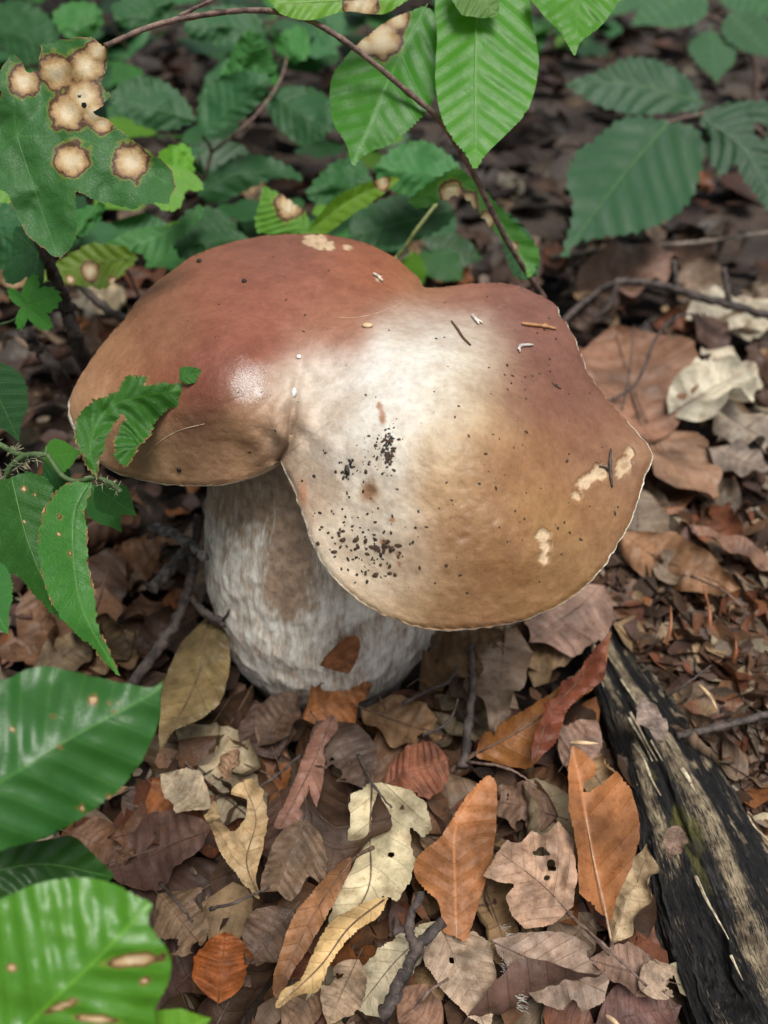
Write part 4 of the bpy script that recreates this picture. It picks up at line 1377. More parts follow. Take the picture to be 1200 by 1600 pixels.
twig('fallen_twig', 'forked dark branch lying behind the cap’s upper right edge', 'twig',
     [(gp((872,512,.02),(915,470,.03),(965,441,.045),(1030,446,.046),(1085,462,.046),(1140,476,.044),(1215,496,.04)), .0026, .0032), (gp((1140,476,.044),(1136,450,.055),(1130,420,.064)), .0026, .0018),
      (gp((1058,452,.046),(1056,430,.054),(1053,408,.06)), .002, .0016), (gp((965,441,.045),(950,480,.03),(925,500,.02)), .002, .0014)])
twig('fallen_twig', 'thin curved dark twig rising in front of the big plain brown leaf', 'twig',
     [(gp((940,632,.03),(985,608,.036),(1006,576,.046),(1020,538,.058),(1040,508,.068),(1066,492,.072),(1088,491,.07)), .0011, .0008), (gp((972,640,.03),(984,575,.04),(990,508,.05)), .0007, .0005)])
twig('fallen_twig', 'long pale straight twig lying far behind the cap', 'twig', [(gp((860,402,.02),(1000,386,.03),(1100,378,.03),(1230,358,.03)), .0022, .0018)], mat_bark('pale_bark', (.10, .075, .055), (.24, .19, .15), 120))
twig('fallen_twig', 'long dark stick leaning in the shade beside the stem', 'twig',
     [(gp((196,1082,.02),(255,1002,.035),(290,935,.05),(304,870,.065),(312,806,.08)), .0030, .0022), (gp((292,925,.05),(320,958,.048),(352,974,.05)), .0019, .0021), (gp((346,972,.05),(356,958,.06),(364,940,.066)), .0007, .0004)])
twig('broken_stick', 'broken grey stick end pointing at the stem from the shade', 'stick', [(gp((240,822,.07),(262,830,.074),(290,846,.08),(320,868,.086)), .0026, .0022)], mat_bark('grey_bark', (.04, .035, .034), (.20, .175, .165), 260))
twig('broken_stick', 'snapped stub with a pale cut end beside the dark leaning stick', 'stick', [(gp((292,856,.05),(280,872,.054),(262,895,.06),(238,918,.066)), .0026, .0028)], mat_bark('stub_bark', (.035, .030, .028), (.13, .11, .10), 260))
twig('fallen_twig', 'dark upright twig between the stem and the narrow grey-brown leaf', 'twig', [(gp((722,1200,.03),(732,1130,.034),(738,1060,.04),(736,1010,.045)), .0021, .0015)])
twig('fallen_twig', 'thin dark twig on the crumbs beyond the log', 'twig', [(gp((1056,1150,.02),(1120,1136,.024),(1220,1110,.024)), .0016, .0018)])
twig('fallen_twig', 'thin dark twig bent in front of the stem’s foot', 'twig', [(gp((628,1100,.034),(670,1078,.04),(700,1066,.042),(716,1040,.046)), .0009, .0006), (gp((660,1150,.036),(700,1128,.04),(716,1092,.044)), .0008, .0006)])
twig('woody_stem', 'thick dark woody stem rising left of the cap behind the bramble', 'stem', [([G(150,612,.0), P(128,555,.42), P(104,482,.40), P(84,430,.38), P(62,372,.36)], .0040, .0026)])
twig('woody_stem', 'short dark broken stem leaning beside the thick woody one', 'stem', [([G(120,632,.0), P(96,592,.45), P(66,552,.44), P(42,522,.43)], .0032, .0036)])
twig('woody_stem', 'slim dark stem crossing behind the dome of the cap', 'stem', [([G(250,505,.0), P(205,500,.52), P(160,478,.52), P(120,440,.52)], .0030, .0026)])
for k, (a, c, z0, z1) in enumerate((((1040,1010),(1048,946),.02,.03), ((888,1160),(936,1162),.04,.042), ((1110,985),(1098,915),.02,.026), ((1142,1040),(1150,1000),.018,.03), ((1090,1068),(1120,1108),.02,.024), ((945,1585),(972,1612),.03,.03))):
    lab = ['orange bud scale standing in the crumbs behind the log', 'pale pointed bud scale beside the tightly rolled rust-brown leaf', 'amber bud scale in the crumbs near the cap’s lower edge', 'short amber bud scale farthest beyond the log',
           'buff bud scale lying along the log’s far edge', 'buff bud scale under the dusky brown leaf near the log'][k]
    v, f = tube_geo(spline(np.array([G(*a, z0), G((a[0] + c[0]) / 2 + 4, (a[1] + c[1]) / 2, (z0 + z1) / 2 + .002), G(*c, z1)]), 5), np.array([.0002, .0007, .0009, .0010, .0010, .0009, .0008, .0007, .0006, .0004, .0002]), 6)
    o = link('bud_scale', mesh('bud_scale', v, f, mat_plain('bud_scale', tuple(lin(((138,84,52),(190,160,124))[k in (1, 4, 5)])), .5, 200)))
    tag(o, lab, 'bud scale', 'bud scales in the litter')
STK = [((560,1180),(612,1262),'loose dark leaf stalk crossing behind the cream torn leaf'), ((730,1190),(838,1228),'thin reddish stalk lying above the upright orange-brown leaf'), ((470,1180),(400,1232),'thin dark stalk above the claw-shaped tan leaf'),
       ((640,1590),(700,1530),'thin stalk below the forked twig'), ((250,1380),(300,1440),'dark stalk by the cupped rust-orange leaf'), ((880,1420),(1010,1540),'long thin stalk pointing to the near end of the log'), ((330,1420),(420,1386),'bent stalk beside the pleated grey-brown leaf'),
       ((1080,900),(1170,960),'pale bent stalk in the crumbs past the cap'), ((1040,1090),(1110,1040),'brown stalk in the crumbs over the log')]
for k, (a, c, lab) in enumerate(STK):
    twig('leaf_stalk_twig', lab, 'stalk', [([G(*a, .030), G((a[0] + c[0]) / 2 + 9 * math.sin(k * 2), (a[1] + c[1]) / 2 + 9 * math.cos(k * 3), .040), G(*c, .036)], .0007, .0004)], M_TWIG if k % 2 == 0 else M_TWIG_RED, 'loose stalks in the litter')
# white mould threads
g = []
for k in range(90):
    f = RNG.random()
    px, py = 778 + 26 * f + 8 * math.sin(9 * f) + RNG.normal(0, 2), 1440 + 140 * f
    a = G(px, py, .031)
    d = np.array([.0012 + .0026 * RNG.random(), -.0006 + RNG.normal(0, .0008), .0008 * RNG.normal()])
    g.append(tube_geo(np.array([a, a + d * .5 + RNG.normal(0, .0003, 3), a + d]), .00008, 3))
V, F = merge(g)
tag(link('mould_threads', mesh('mould_threads', V, F, mat_plain('mould', (.42, .39, .34), .7))), 'fine white mould threads between the pinkish beige and grey-pink leaves', kind='stuff')

# ------------------------------------------------------------------ bits lying on the mushroom
def cap_curve(pts, lift=.0006, per=6):
    out = []
    for x, y in spline(np.array(pts, float), per):
        w, nrm = on_cap(x, y)
        out.append(w + nrm * lift)
    return np.array(out)
def cap_stick(name, label, cat, paths, r, mat):
    root = None
    for k, pts in enumerate(paths):
        q = cap_curve(pts, r * 1.1)
        rad = r * (1 - .45 * np.linspace(-1, 1, len(q)) ** 4) * (1 if k == 0 else .7)
        v, f = tube_geo(q, rad, 6, .4, k)
        if root is None:
            root = tag(link(name, mesh(name, v, f, mat)), label, cat)
        else:
            link('side_shoot', mesh('side_shoot', v, f, mat), root)
cap_stick('twig_fragment', 'little black forked twig stuck near the cap’s pointed right corner', 'twig', [[(953,702),(952,730),(955,762)], [(935,729),(944,731),(953,738)]], .0006, M_TWIG)
cap_stick('twig_fragment', 'tiny black forked twig bit on the cap’s reddish upper slope', 'twig', [[(862,598),(868,604),(876,608)], [(868,600),(872,606)]], .0003, M_TWIG)
cap_stick('stalk_fragment', 'curved brown stalk bit on the cap above the white patch', 'stalk', [[(705,503),(716,518),(724,530),(735,541)]], .0005, mat_plain('stalk_bit', (.10, .045, .02), .6))
cap_stick('bark_flake', 'flat orange bark flake on the cap near its torn upper edge', 'bark flake', [[(814,508),(830,510),(848,512),(868,516)], [(848,508),(862,516)]], .0008, mat_plain('flake_orange', (.36, .17, .07), .6))
cap_stick('bark_flake', 'white chip beside the curved stalk bit on the cap', 'bark flake', [[(737,494),(742,500),(748,508)], [(742,500),(754,507)]], .0007, mat_plain('chip_white', (.55, .50, .44), .6))
cap_stick('bark_flake', 'grey and white chip below the orange bark flake on the cap', 'bark flake', [[(808,548),(814,542),(832,541)], [(810,540),(811,552)]], .0007, mat_plain('chip_grey', (.42, .38, .35), .6))
cap_stick('bark_flake', 'slim white chip on the brown saddle of the cap', 'bark flake', [[(582,429),(590,434),(597,441)]], .0007, mat_plain('chip_pale', (.55, .48, .40), .6))
cap_stick('hair_fibre', 'fine pale hair lying on the cap’s left lobe', 'fibre', [[(226,715),(250,690),(282,672),(320,662)]], .00012, mat_plain('fibre', (.55, .42, .28), .6))
cap_stick('hair_fibre', 'fine pale hair lying on the saddle of the cap', 'fibre', [[(526,496),(560,496),(600,486),(632,472)]], .0001, mat_plain('fibre_pale', (.6, .45, .32), .6))

def blob(name, label, cat, px, py, rx, ry, mat, h=.6, seed=0, rot=0.0):
    w, nrm = on_cap(px, py)
    zc = proj(w)[2]
    a = np.cross(nrm, UP)
    a /= np.linalg.norm(a)
    b_ = np.cross(nrm, a)
    a, b_ = a * math.cos(rot) + b_ * math.sin(rot), b_ * math.cos(rot) - a * math.sin(rot)
    V, F = [], []
    for i in range(6):
        th = math.pi * i / 5
        for j in range(9):
            ph = 2 * math.pi * j / 9
            jt = 1 + .3 * (_perm[(i * 9 + j + seed * 53) % 4096] - .5)
            V.append(w + (a * math.sin(th) * math.cos(ph) * rx + b_ * math.sin(th) * math.sin(ph) * ry + nrm * (math.cos(th) * min(rx, ry) * h + min(rx, ry) * h * .6)) * zc / FPX * jt)
    for i in range(5):
        for j in range(9):
            j2 = (j + 1) % 9
            F.append((i * 9 + j, i * 9 + j2, (i + 1) * 9 + j2, (i + 1) * 9 + j))
    if name is None:
        return np.array(V), F
    return tag(link(name, mesh(name, V, F, mat)), label, cat)
blob('insect_egg', 'tiny shiny white egg sitting in the crease of the cap', 'egg', 461, 614, 5, 8, mat_plain('egg_white', (.75, .75, .75), .3), .8, 1)
blob('wood_crumb', 'black oblong wood crumb on the cap’s pale side', 'crumb', 543, 735, 4.5, 9, M_BLACK, .6, 2, .15)
blob('wood_crumb', 'yellowish crumb on the cap’s brown slope above the white patch', 'crumb', 574, 510, 9, 7, mat_plain('crumb_tan', (.48, .35, .20), .7), .4, 3)
blob('wood_crumb', 'white crumb above the egg in the cap’s crease', 'crumb', 467, 558, 4.5, 4, mat_plain('crumb_white', (.7, .66, .6), .7), .5, 4)
blob('wood_crumb', 'black pinhead crumb low on the cap’s left lobe', 'crumb', 280, 733, 4, 4, M_BLACK, .6, 5)
blob('wood_crumb', 'dark crumb near the top of the cap’s left dome', 'crumb', 382, 440, 4, 4, M_BLACK, .7, 6)
blob('wood_crumb', 'dark oblong crumb on the far shoulder of the dome', 'crumb', 312, 409, 6, 4, M_BLACK, .7, 7, -.5)
g = []
def crumbs(cx, cy, sx, sy, nn, r0, r1, sd):
    rs = np.random.default_rng(sd)
    for k in range(nn):
        x, y = cx + rs.normal(0, sx), cy + rs.normal(0, sy)
        if not in_poly(x, y, CC + (cap_poly - CC) * .96):
            continue
        r = rs.uniform(r0, r1)
        g.append(blob(None, '', '', x, y, r, r * rs.uniform(1, 2.2), None, .5, k, rs.uniform(0, 3)))
crumbs(606, 700, 9, 14, 60, .6, 2.0, 1)
crumbs(585, 705, 20, 16, 50, .4, 1.0, 2)
crumbs(560, 845, 46, 18, 26, .7, 2.0, 3)
crumbs(600, 855, 22, 16, 24, .8, 2.2, 4)
crumbs(575, 890, 24, 14, 20, .8, 2.6, 5)
crumbs(545, 735, 22, 10, 26, 1.0, 2.4, 6)
crumbs(540, 800, 40, 24, 22, .8, 2.2, 7)
crumbs(650, 760, 160, 110, 60, .5, 1.8, 8)
crumbs(820, 560, 70, 60, 40, .5, 2.0, 9)
crumbs(380, 480, 110, 80, 30, .4, 1.4, 10)
crumbs(840, 800, 80, 80, 34, .5, 2.0, 11)
g2_, g = g, []
crumbs(606, 702, 10, 15, 26, 1.6, 3.2, 21)
crumbs(545, 838, 30, 12, 16, 1.8, 3.6, 22)
crumbs(604, 858, 14, 8, 12, 2.0, 4.0, 23)
crumbs(590, 892, 14, 10, 7, 1.8, 3.6, 24)
crumbs(760, 700, 120, 120, 18, 1.2, 2.6, 25)
V, F = merge(g)
tag(link('soil_crumbs', mesh('soil_crumbs', V, F, mat_plain('soil_brown', (.055, .028, .014), .8, 500), smooth=False)), 'brown soil crumbs stuck on the cap’s pale side', kind='stuff')
g = g2_
V, F = merge(g)
tag(link('dirt_crumbs', mesh('dirt_crumbs', V, F, M_BLACK)), 'scattered black droppings and dirt crumbs on the cap', kind='stuff')

def on_stem(px, py):
    u, v = (px - 600) / FPX, (800 - py) / FPX
    d = FW + u * RT + v * UP
    for t in np.linspace(.25, .5, 500):
        p = CAMP + d * t
        ax = stem_axis(np.array(p[2]))
        if math.hypot(p[0] - ax[0], p[1] - ax[1]) < stem_rad(p[2]) + .0015:
            n_ = np.array([p[0] - ax[0], p[1] - ax[1], .01])
            return p, n_ / np.linalg.norm(n_)
b0, nb = on_stem(520, 1042)
t0, _ = on_stem(555, 986)
me, mm = leaf_mesh('bark_scrap', M_DEAD, M_MID, W=.32, p=.12, q=.1, skew=0, crumple=.03, cup=(.3, .2), pleat=0, seed=300, pet=0, n=24)
o = link('bark_scrap', me, None, frame(b0 + nb * .002, t0 + nb * .003, nb))
o.color = colour_of((158, 104, 72))
tag(o, 'orange-brown strip of leaf stuck on the white foot of the stem', 'leaf scrap')

# ------------------------------------------------------------------ green plants
GG = .72
GREENS = dict(hazel=(.026, .105, .040), beech=(.070, .230, .030), bright=(.13, .34, .025), deep=(.026, .120, .030), mid=(.045, .190, .040), blue=(.036, .145, .048), yellow=(.20, .30, .02), dark=(.014, .060, .022))
GREENS = {k: tuple(np.array(v) * GG) for k, v in GREENS.items()}
def plant(name, label, cat, base, group=None):
    o = bpy.data.objects.new(name, None)
    COL.objects.link(o)
    o.location = base
    tag(o, label, cat, group)
    return o
def child(name, me, root, M=None, col=None):
    T = Matrix.Translation(-Vector(root.location))
    o = link(name, me, root, T @ (M or Matrix.Identity(4)))
    if col is not None:
        o.color = (*col, 1)
    return o
def stem(root, pts, r0, r1, mat=M_TWIG_RED, name='stem', bump=.25, per=9):
    q = spline(np.array(pts), per)
    rad = np.linspace(r0, r1, len(q)) * (1 + .22 * (np.arange(len(q)) % (per * 2) == 0))
    v, f = tube_geo(q, rad, 8, bump, len(q))
    return child(name, mesh(name, v, f, mat), root)
TOCAM = np.array([0, -.75, .66])
def leaf(root, b, t, col, nh=None, mat=M_BEECH, label=None, **kw):
    kw.setdefault('n', 64)
    kw.setdefault('m', 10)
    me, mm = leaf_mesh('leaf', mat, M_GMID, **kw)
    o = child('leaf', me, root, frame(P(*b), P(*t), TOCAM if nh is None else nh), GREENS[col] if isinstance(col, str) else col)
    if label:
        o['label'] = label
    mo = link('midrib', mm, o)
    return o
def gleaf(root, outline, mid, zb, zt, col, L=.07, mat=None, label=None, **kw):
    kw.setdefault('seed', int(outline[0][0]) % 61 + 1)
    kw.setdefault('jag', 1.0)
    o = poly_leaf('leaf', mat or M_MATTE, M_GMID, poly_geo(outline, mid, in_air(zb, zt, L), **kw), root, GREENS[col] if isinstance(col, str) else col, .003)
    if label:
        o['label'] = label
    return o
BEECH = dict(W=.33, p=.6, q=.55, nv=9, pleat=.005, skew=.75, wave=.012, pet=.08, mr=.0032)
HORN = dict(W=.30, p=.5, q=.6, nv=8, pleat=.003, skew=.6, wave=.02, pet=.08, serr=.05, mr=.0035)
HAZEL = dict(W=.42, p=.36, q=.62, nv=8, pleat=.003, skew=.32, serr=.10, teeth=3, acum=.3, pet=.12, n=96, mr=.0035)
BRAM = dict(W=.36, p=.42, q=.75, nv=7, pleat=.0025, skew=.45, serr=.10, teeth=3, acum=.25, pet=.08, n=108, m=12, mr=.0035)

# 1 beech branch arching over from above
r = plant('beech_branch', 'thin red-brown beech branch with shiny pleated leaves arching above the cap', 'branch', tuple(P(850, 470, .44)))
stem(r, [P(850,466,.44), P(826,430,.42), P(790,372,.40), P(760,312,.385), P(728,250,.37), P(686,186,.355), P(640,146,.35), P(560,80,.34), P(480,30,.335), P(400,16,.33), P(300,26,.32), P(230,44,.315), P(164,72,.31)], .0016, .0010)
stem(r, [P(280,26,.32), P(310,10,.32), P(350,-8,.32)], .0009, .0006, name='side_shoot')
gleaf(r, [(690,-20),(683,60),(680,130),(690,185),(710,222),(730,246),(742,267),(760,241),(790,211),(820,180),(836,140),(842,90),(832,40),(812,-20)],[(747,-20),(742,100),(742,264)],.350,.335,(.044,.190,.006),mat=M_BEECH,label='large pleated leaf hanging tip-down',nv=10,pleat=.0055,skew=.75,buckle=.03,fold=-.15)
gleaf(r, [(640,18),(665,10),(682,30),(684,80),(680,150),(655,190),(610,225),(575,240),(552,259),(540,225),(520,190),(515,150),(520,115),(540,88),(580,50),(610,30)],[(668,6),(605,130),(553,256)],.362,.345,(.030,.150,.007),mat=M_BEECH,label='pleated leaf with a browned upper edge',nv=9,pleat=.005,buckle=.04,fold=-.25,spots=((596,62,34),(570,70,18),(622,30,20)))
gleaf(r, [(430,-20),(430,14),(455,28),(490,31),(540,18),(580,22),(610,18),(640,-20)],[(640,-10),(540,0),(434,6)],.340,.330,(.12,.30,.022),mat=M_BEECH,label='yellow-green leaf with a dry tan patch',spots=((565,5,30),),pleat=.006)
leaf(r, (700,-60,.34), (778,26,.34), 'bright', **BEECH, label='small bright leaf tip at the upper edge')
gleaf(r, [(830,-20),(845,20),(870,46),(885,66),(898,88),(908,66),(940,40),(965,5),(970,-20)],[(906,-20),(898,86)],.345,.335,(.060,.215,.014),mat=M_BEECH,label='bright leaf hanging by itself',nv=6,pleat=.004,buckle=.03,cell=3)
# curled jagged leaf next to the branch
gleaf(r, [(640,314),(665,290),(700,268),(716,262),(750,290),(790,335),(825,370),(843,400),(828,434),(815,410),(790,382),(760,346),(722,306),(690,314),(655,326)],[(645,314),(720,290),(780,345),(828,428)],.425,.415,(.045,.175,.018),label='jagged folded leaf with brown damage',tooth=5,toothlen=17,fold=.3,spots=((705,300,22),(730,318,20),(760,345,16),(800,385,10)))
gleaf(r, [(768,322),(810,345),(838,385),(840,428),(806,434),(784,380)],[(772,326),(805,370),(818,432)],.45,.44,'deep',tooth=4)

# 2 lobed leaf with brown spots
def palm_leaf(root, b, t, col, lobes, spots=(), holes=(), nh=None, label=None, mat=M_MATTE, cup=.0, serr=.05, seed=0, wave=.02, curl=None):
    """palmate leaf: lobes = (angle from +y, length, length/width); the junction with the stalk at the origin"""
    NA, NR = 300, 46
    a = np.linspace(-math.pi, math.pi, NA, endpoint=False)
    R = np.full(NA, .05)
    dmin = np.full(NA, 9.0)
    for la, ll, ra in lobes:
        d = (a - la + math.pi) % (2 * math.pi) - math.pi
        rho = np.where(np.abs(d) < 1.5, ll * np.cos(d) / (np.cos(d) ** 2 + (ra * np.sin(d)) ** 2), 0)
        R = np.maximum(R, rho)
        dmin = np.where(np.abs(d) < np.abs(dmin), d, dmin)
    for _ in range(3):
        R = (np.roll(R, 1) + 2 * R + np.roll(R, -1)) / 4
    saw = ((np.arange(NA) * .115) % 1.0) - .5
    R = R * (1 + serr * saw + .05 * (fbm(np.arange(NA) * .12, np.zeros(NA) + seed, 7 + seed) - .5))
    rr = np.linspace(0, 1, NR + 1)[1:]
    X = np.r_[0, (rr[:, None] * (R * np.sin(a))[None]).ravel()]
    Y = np.r_[0, (rr[:, None] * (R * np.cos(a))[None]).ravel()]
    rad = np.r_[0, (rr[:, None] * R[None]).ravel()]
    dm = np.r_[0, np.repeat(dmin[None], NR, 0).ravel()]
    Z = cup * (X ** 2 + Y ** 2) + .025 * np.minimum(np.abs(dm) * rad, .12) * 3 + .012 * 2 * (fbm(X * 6 + 5, Y * 6 + seed, 17, 3) - .5)
    Z = Z + wave * np.sin(7 * X + 3) * np.sin(6 * Y)
    if curl:                                   # one corner of the blade bent up
        cx, cy, dx, dy, c = curl
        q = np.maximum((X - cx) * dx + (Y - cy) * dy, 0)
        ph = c * q
        Z = Z + (1 - np.cos(ph)) / c
        X, Y = X - dx * (q - np.sin(ph) / c), Y - dy * (q - np.sin(ph) / c)
    uv = np.stack([np.sin(dm) * rad, rad * 0 + .5], -1)
    F = [(0, 1 + j, 1 + (j + 1) % NA) for j in range(NA)]
    for i in range(NR - 1):
        p0, p1 = 1 + i * NA, 1 + (i + 1) * NA
        F += [(p0 + j, p1 + j, p1 + (j + 1) % NA, p0 + (j + 1) % NA) for j in range(NA)]
    if len(holes):
        keep = []
        for f in F:
            x_, y_ = X[list(f)].mean(), Y[list(f)].mean()
            if all(math.hypot(x_ - hx, y_ - hy) * (1 + .8 * (_perm[int(x_ * 60) * 7 % 4096] - .5)) > hr for hx, hy, hr in holes):
                keep.append(f)
        F = keep
    sp = np.zeros(len(X))
    for hx, hy, hr in spots:
        sp = np.maximum(sp, np.clip(1.22 - np.hypot(X - hx, Y - hy) / hr * .85 * (1 + .5 * (fbm(X * 9 + hx * 30, Y * 9, 3) - .5)), 0, 1))
    me = mesh('leaf', np.c_[X, Y, Z], F, mat, uv=uv, attrs={'spot': sp})
    o = child('leaf', me, root, frame(P(*b), P(*t), TOCAM if nh is None else nh), GREENS[col] if isinstance(col, str) else col)
    if label:
        o['label'] = label
    for la, ll, ra in lobes:
        q = np.linspace(0, .85, 10) * ll
        xy = np.c_[q * math.sin(la), q * math.cos(la), cup * q ** 2 + .003]
        v, f = tube_geo(xy, np.linspace(.0035, .001, 10), 5)
        link('vein', mesh('vein', v, f, M_GMID), o)
    return o
def px_local(b, t, pts):
    """photo pixels -> coordinates on a leaf lying square to the view with base b and tip t"""
    bx, by = b[:2]
    vx, vy = t[0] - bx, t[1] - by
    L2 = vx * vx + vy * vy
    out = []
    for p in pts:
        dx, dy = p[0] - bx, p[1] - by
        yy = (dx * vx + dy * vy) / L2
        xx = (-dx * vy + dy * vx) / L2
        out.append((xx * -1 if False else -xx * -1, yy) + tuple(q / math.sqrt(L2) for q in p[2:]))
    return out
MB, MT = (26,212,.315), (84,402,.315)
def lobe_px(b, t, tips):
    out = []
    for x, y, ra in tips:
        (lx, ly), = px_local(b, t, [(x, y)])
        out.append((math.atan2(lx, ly), math.hypot(lx, ly), ra))
    return out
r = plant('maple_seedling', 'maple seedling with a big lobed leaf marked by round tan spots', 'seedling', tuple(P(-40, 420, .42)))
stem(r, [P(-40,420,.42), P(-20,330,.38), P(0,260,.34), P(24,214,.318)], .0012, .0007, M_GSTEM)
MAPLE = [(0,112),(12,90),(22,84),(32,92),(42,112),(60,112),(64,72),(95,62),(140,58),(168,75),(166,110),(158,130),(173,150),(160,166),(142,178),(166,184),(182,200),(205,216),(240,240),(266,262),(276,290),(262,318),(235,318),(206,328),(190,322),(150,314),(115,296),(120,330),(121,362),(112,385),(94,406),(78,396),(50,376),(28,342),(10,300),(-10,292),(-45,290),(-62,240),(-40,200),(-10,182),(2,150)]
gleaf(r, MAPLE,[(26,212),(55,300),(90,400)],.315,.315,(.034,.135,.030),L=.06,label='large lobed leaf with round tan brown-edged spots',soft=False,jag=2.2,tooth=2.5,toothlen=26,buckle=.08,edge=2.5,veins=[[(26,212),(55,300),(88,396)],[(26,212),(140,222),(262,286)],[(26,212),(90,140),(140,75)],[(26,212),(15,90)],[(26,212),(-50,270)]],cell=3,
      spots=((38,128,27),(88,114,31),(134,104,32),(132,150,34),(106,176,33),(146,178,24),(111,250,31),(205,254,31),(160,194,16),(152,80,22)),holes=((131,164,5),(124,150,2.5),(180,186,8)))
palm_leaf(r, (60,398,.37), (0,440,.38), 'blue', [(0,.9,1.8),(1.1,.8,2),(-1.1,.8,2)], nh=(-.3,-.6,.7), seed=4)
palm_leaf(r, (40,478,.37), (95,462,.365), (.05,.21,.03), [(0,1,1.6),(.9,.85,1.9),(-.9,.8,1.9),(2.2,.6,2),(-2.2,.6,2)], seed=5, nh=(0,-.8,.6), label='small fresh lobed leaf', serr=.12)
stem(r, [P(40,478,.372), P(22,500,.38), P(-20,512,.40)], .0007, .0006, M_GSTEM, 'leaf_stalk')
gleaf(r, [(52,436),(100,402),(140,380),(196,384),(216,404),(190,430),(166,452),(120,446)],[(214,402),(140,412),(56,436)],.48,.47,(.11,.20,.008),label='yellow-green leaf with dark blotches',soft=False,tooth=4,toothlen=22,spots=((142,424,17),(176,440,10),(110,436,8)))
gleaf(r, [(312,322),(272,350),(222,356),(165,380),(176,400),(214,394),(240,412),(262,390),(290,366),(314,340)],[(310,330),(240,372),(170,388)],.50,.48,'mid',tooth=5,toothlen=15)
palm_leaf(r, (255,262,.43), (262,330,.42), (.12,.30,.04), [(0,1,1.5),(1.0,.8,1.8),(-1.0,.8,1.8)], seed=8, nh=(.3,-.7,.5))
palm_leaf(r, (312,400,.56), (318,322,.57), 'deep', [(0,1,1.3),(1.2,.9,1.6),(-1.2,.9,1.6),(2.4,.6,2),(-2.4,.6,2)], seed=9)

# 3 young beech plants in the shade behind the dome
r = plant('beech_seedling', 'shaded young beech with wavy dark leaves behind the dome of the cap', 'seedling', tuple(G(330, 400, 0)))
c0 = G(330, 400, 0)
stem(r, [c0, P(318,300,.62), P(330,238,.60), P(316,212,.58)], .0016, .0010)
stem(r, [P(330,238,.60), P(400,180,.60), P(440,120,.61), P(452,60,.62)], .0012, .0008, name='side_shoot')
for ol, md, z0, c in (([(172,150),(200,125),(240,121),(280,145),(306,186),(290,195),(260,204),(220,196),(190,176)],[(305,188),(172,151)],.56,'blue'),
                      ([(312,192),(310,165),(330,130),(370,112),(420,120),(412,150),(386,180),(350,200),(325,209)],[(318,206),(418,122)],.57,'blue'),
                      ([(350,122),(372,62),(395,48),(416,70),(432,105),(416,126),(382,116)],[(372,122),(398,52)],.60,'mid'),
                      ([(414,162),(430,140),(470,134),(510,150),(523,185),(506,216),(470,223),(440,206)],[(424,148),(516,208)],.61,'blue'),
                      ([(310,302),(340,262),(380,242),(420,245),(455,262),(473,281),(430,278),(380,300),(340,318)],[(312,304),(380,270),(470,280)],.60,'blue'),
                      ([(288,40),(310,18),(350,8),(400,20),(408,52),(380,70),(340,66),(300,60)],[(408,45),(292,40)],.63,'blue'),
                      ([(82,22),(110,4),(150,8),(160,40),(130,62),(100,56)],[(155,20),(88,48)],.66,'mid'),
                      ([(176,10),(220,-10),(268,0),(262,30),(220,48),(190,40)],[(262,5),(180,34)],.64,'deep'),
                      ([(430,60),(470,40),(484,70),(478,92),(446,96)],[(436,62),(480,90)],.62,'mid'),
                      ([(250,240),(290,225),(303,262),(290,300),(262,322),(250,290)],[(270,228),(272,320)],.47,(.07,.21,.012)),
                      ([(272,360),(300,325),(350,330),(375,370),(350,400),(300,408),(276,395)],[(372,372),(276,385)],.52,'deep'),
                      ([(0,320),(40,330),(60,372),(40,415),(0,420),(-30,380)],[(-20,350),(56,400)],.40,'blue'),
                      ([(120,330),(165,318),(148,352),(122,372),(112,350)],[(150,322),(120,368)],.44,'mid'),
                      ([(-20,20),(30,0),(80,30),(90,80),(40,100),(0,70)],[(-10,40),(86,80)],.72,'deep'),
                      ([(100,90),(150,80),(175,110),(160,140),(120,150)],[(110,95),(165,138)],.70,'blue'),
                      ([(480,300),(520,255),(560,250),(580,290),(540,315),(500,320)],[(575,285),(485,302)],.56,'deep'),
                      ([(560,330),(640,300),(700,315),(706,345),(660,372),(600,385),(548,372)],[(704,328),(552,368)],.54,(.014,.075,.018)),
                      ([(586,262),(620,230),(665,221),(710,250),(722,282),(690,300),(640,306),(600,290)],[(716,280),(590,262)],.51,(.032,.13,.035)),
                      ([(486,0),(520,-10),(540,40),(525,75),(495,60)],[(500,-8),(520,72)],.70,'blue')):
    gleaf(r, ol, md, z0, z0 - .015, c, tooth=5, toothlen=17, buckle=.07, pleat=.004, nv=7, fold=-.2)
# 4 maple leaves touching the cap's back
r = plant('maple_seedling', 'maple seedling with yellow-green leaves just behind the top of the cap', 'seedling', tuple(G(560, 360, 0)))
c0 = G(560, 360, 0)
stem(r, [c0, P(590,410,.48), P(622,400,.46), P(650,360,.45), P(682,318,.45)], .0013, .0010, mat_plain('pale_stalk', (.32, .36, .12), .5))
gleaf(r, [(398,342),(412,290),(440,304),(476,330),(492,364),(430,366),(402,364)],[(486,362),(410,300)],.46,.47,(.085,.23,.025),label='light green lobe with a white round spot',soft=False,tooth=3,spots=((452,323,24),))
gleaf(r, [(478,366),(520,312),(560,290),(610,276),(624,283),(590,310),(550,336),(512,364)],[(482,364),(550,312),(620,281)],.46,.455,(.10,.22,.010),label='folded yellow-green lobe with a tan tip',fold=.5,spots=((598,284,14),))



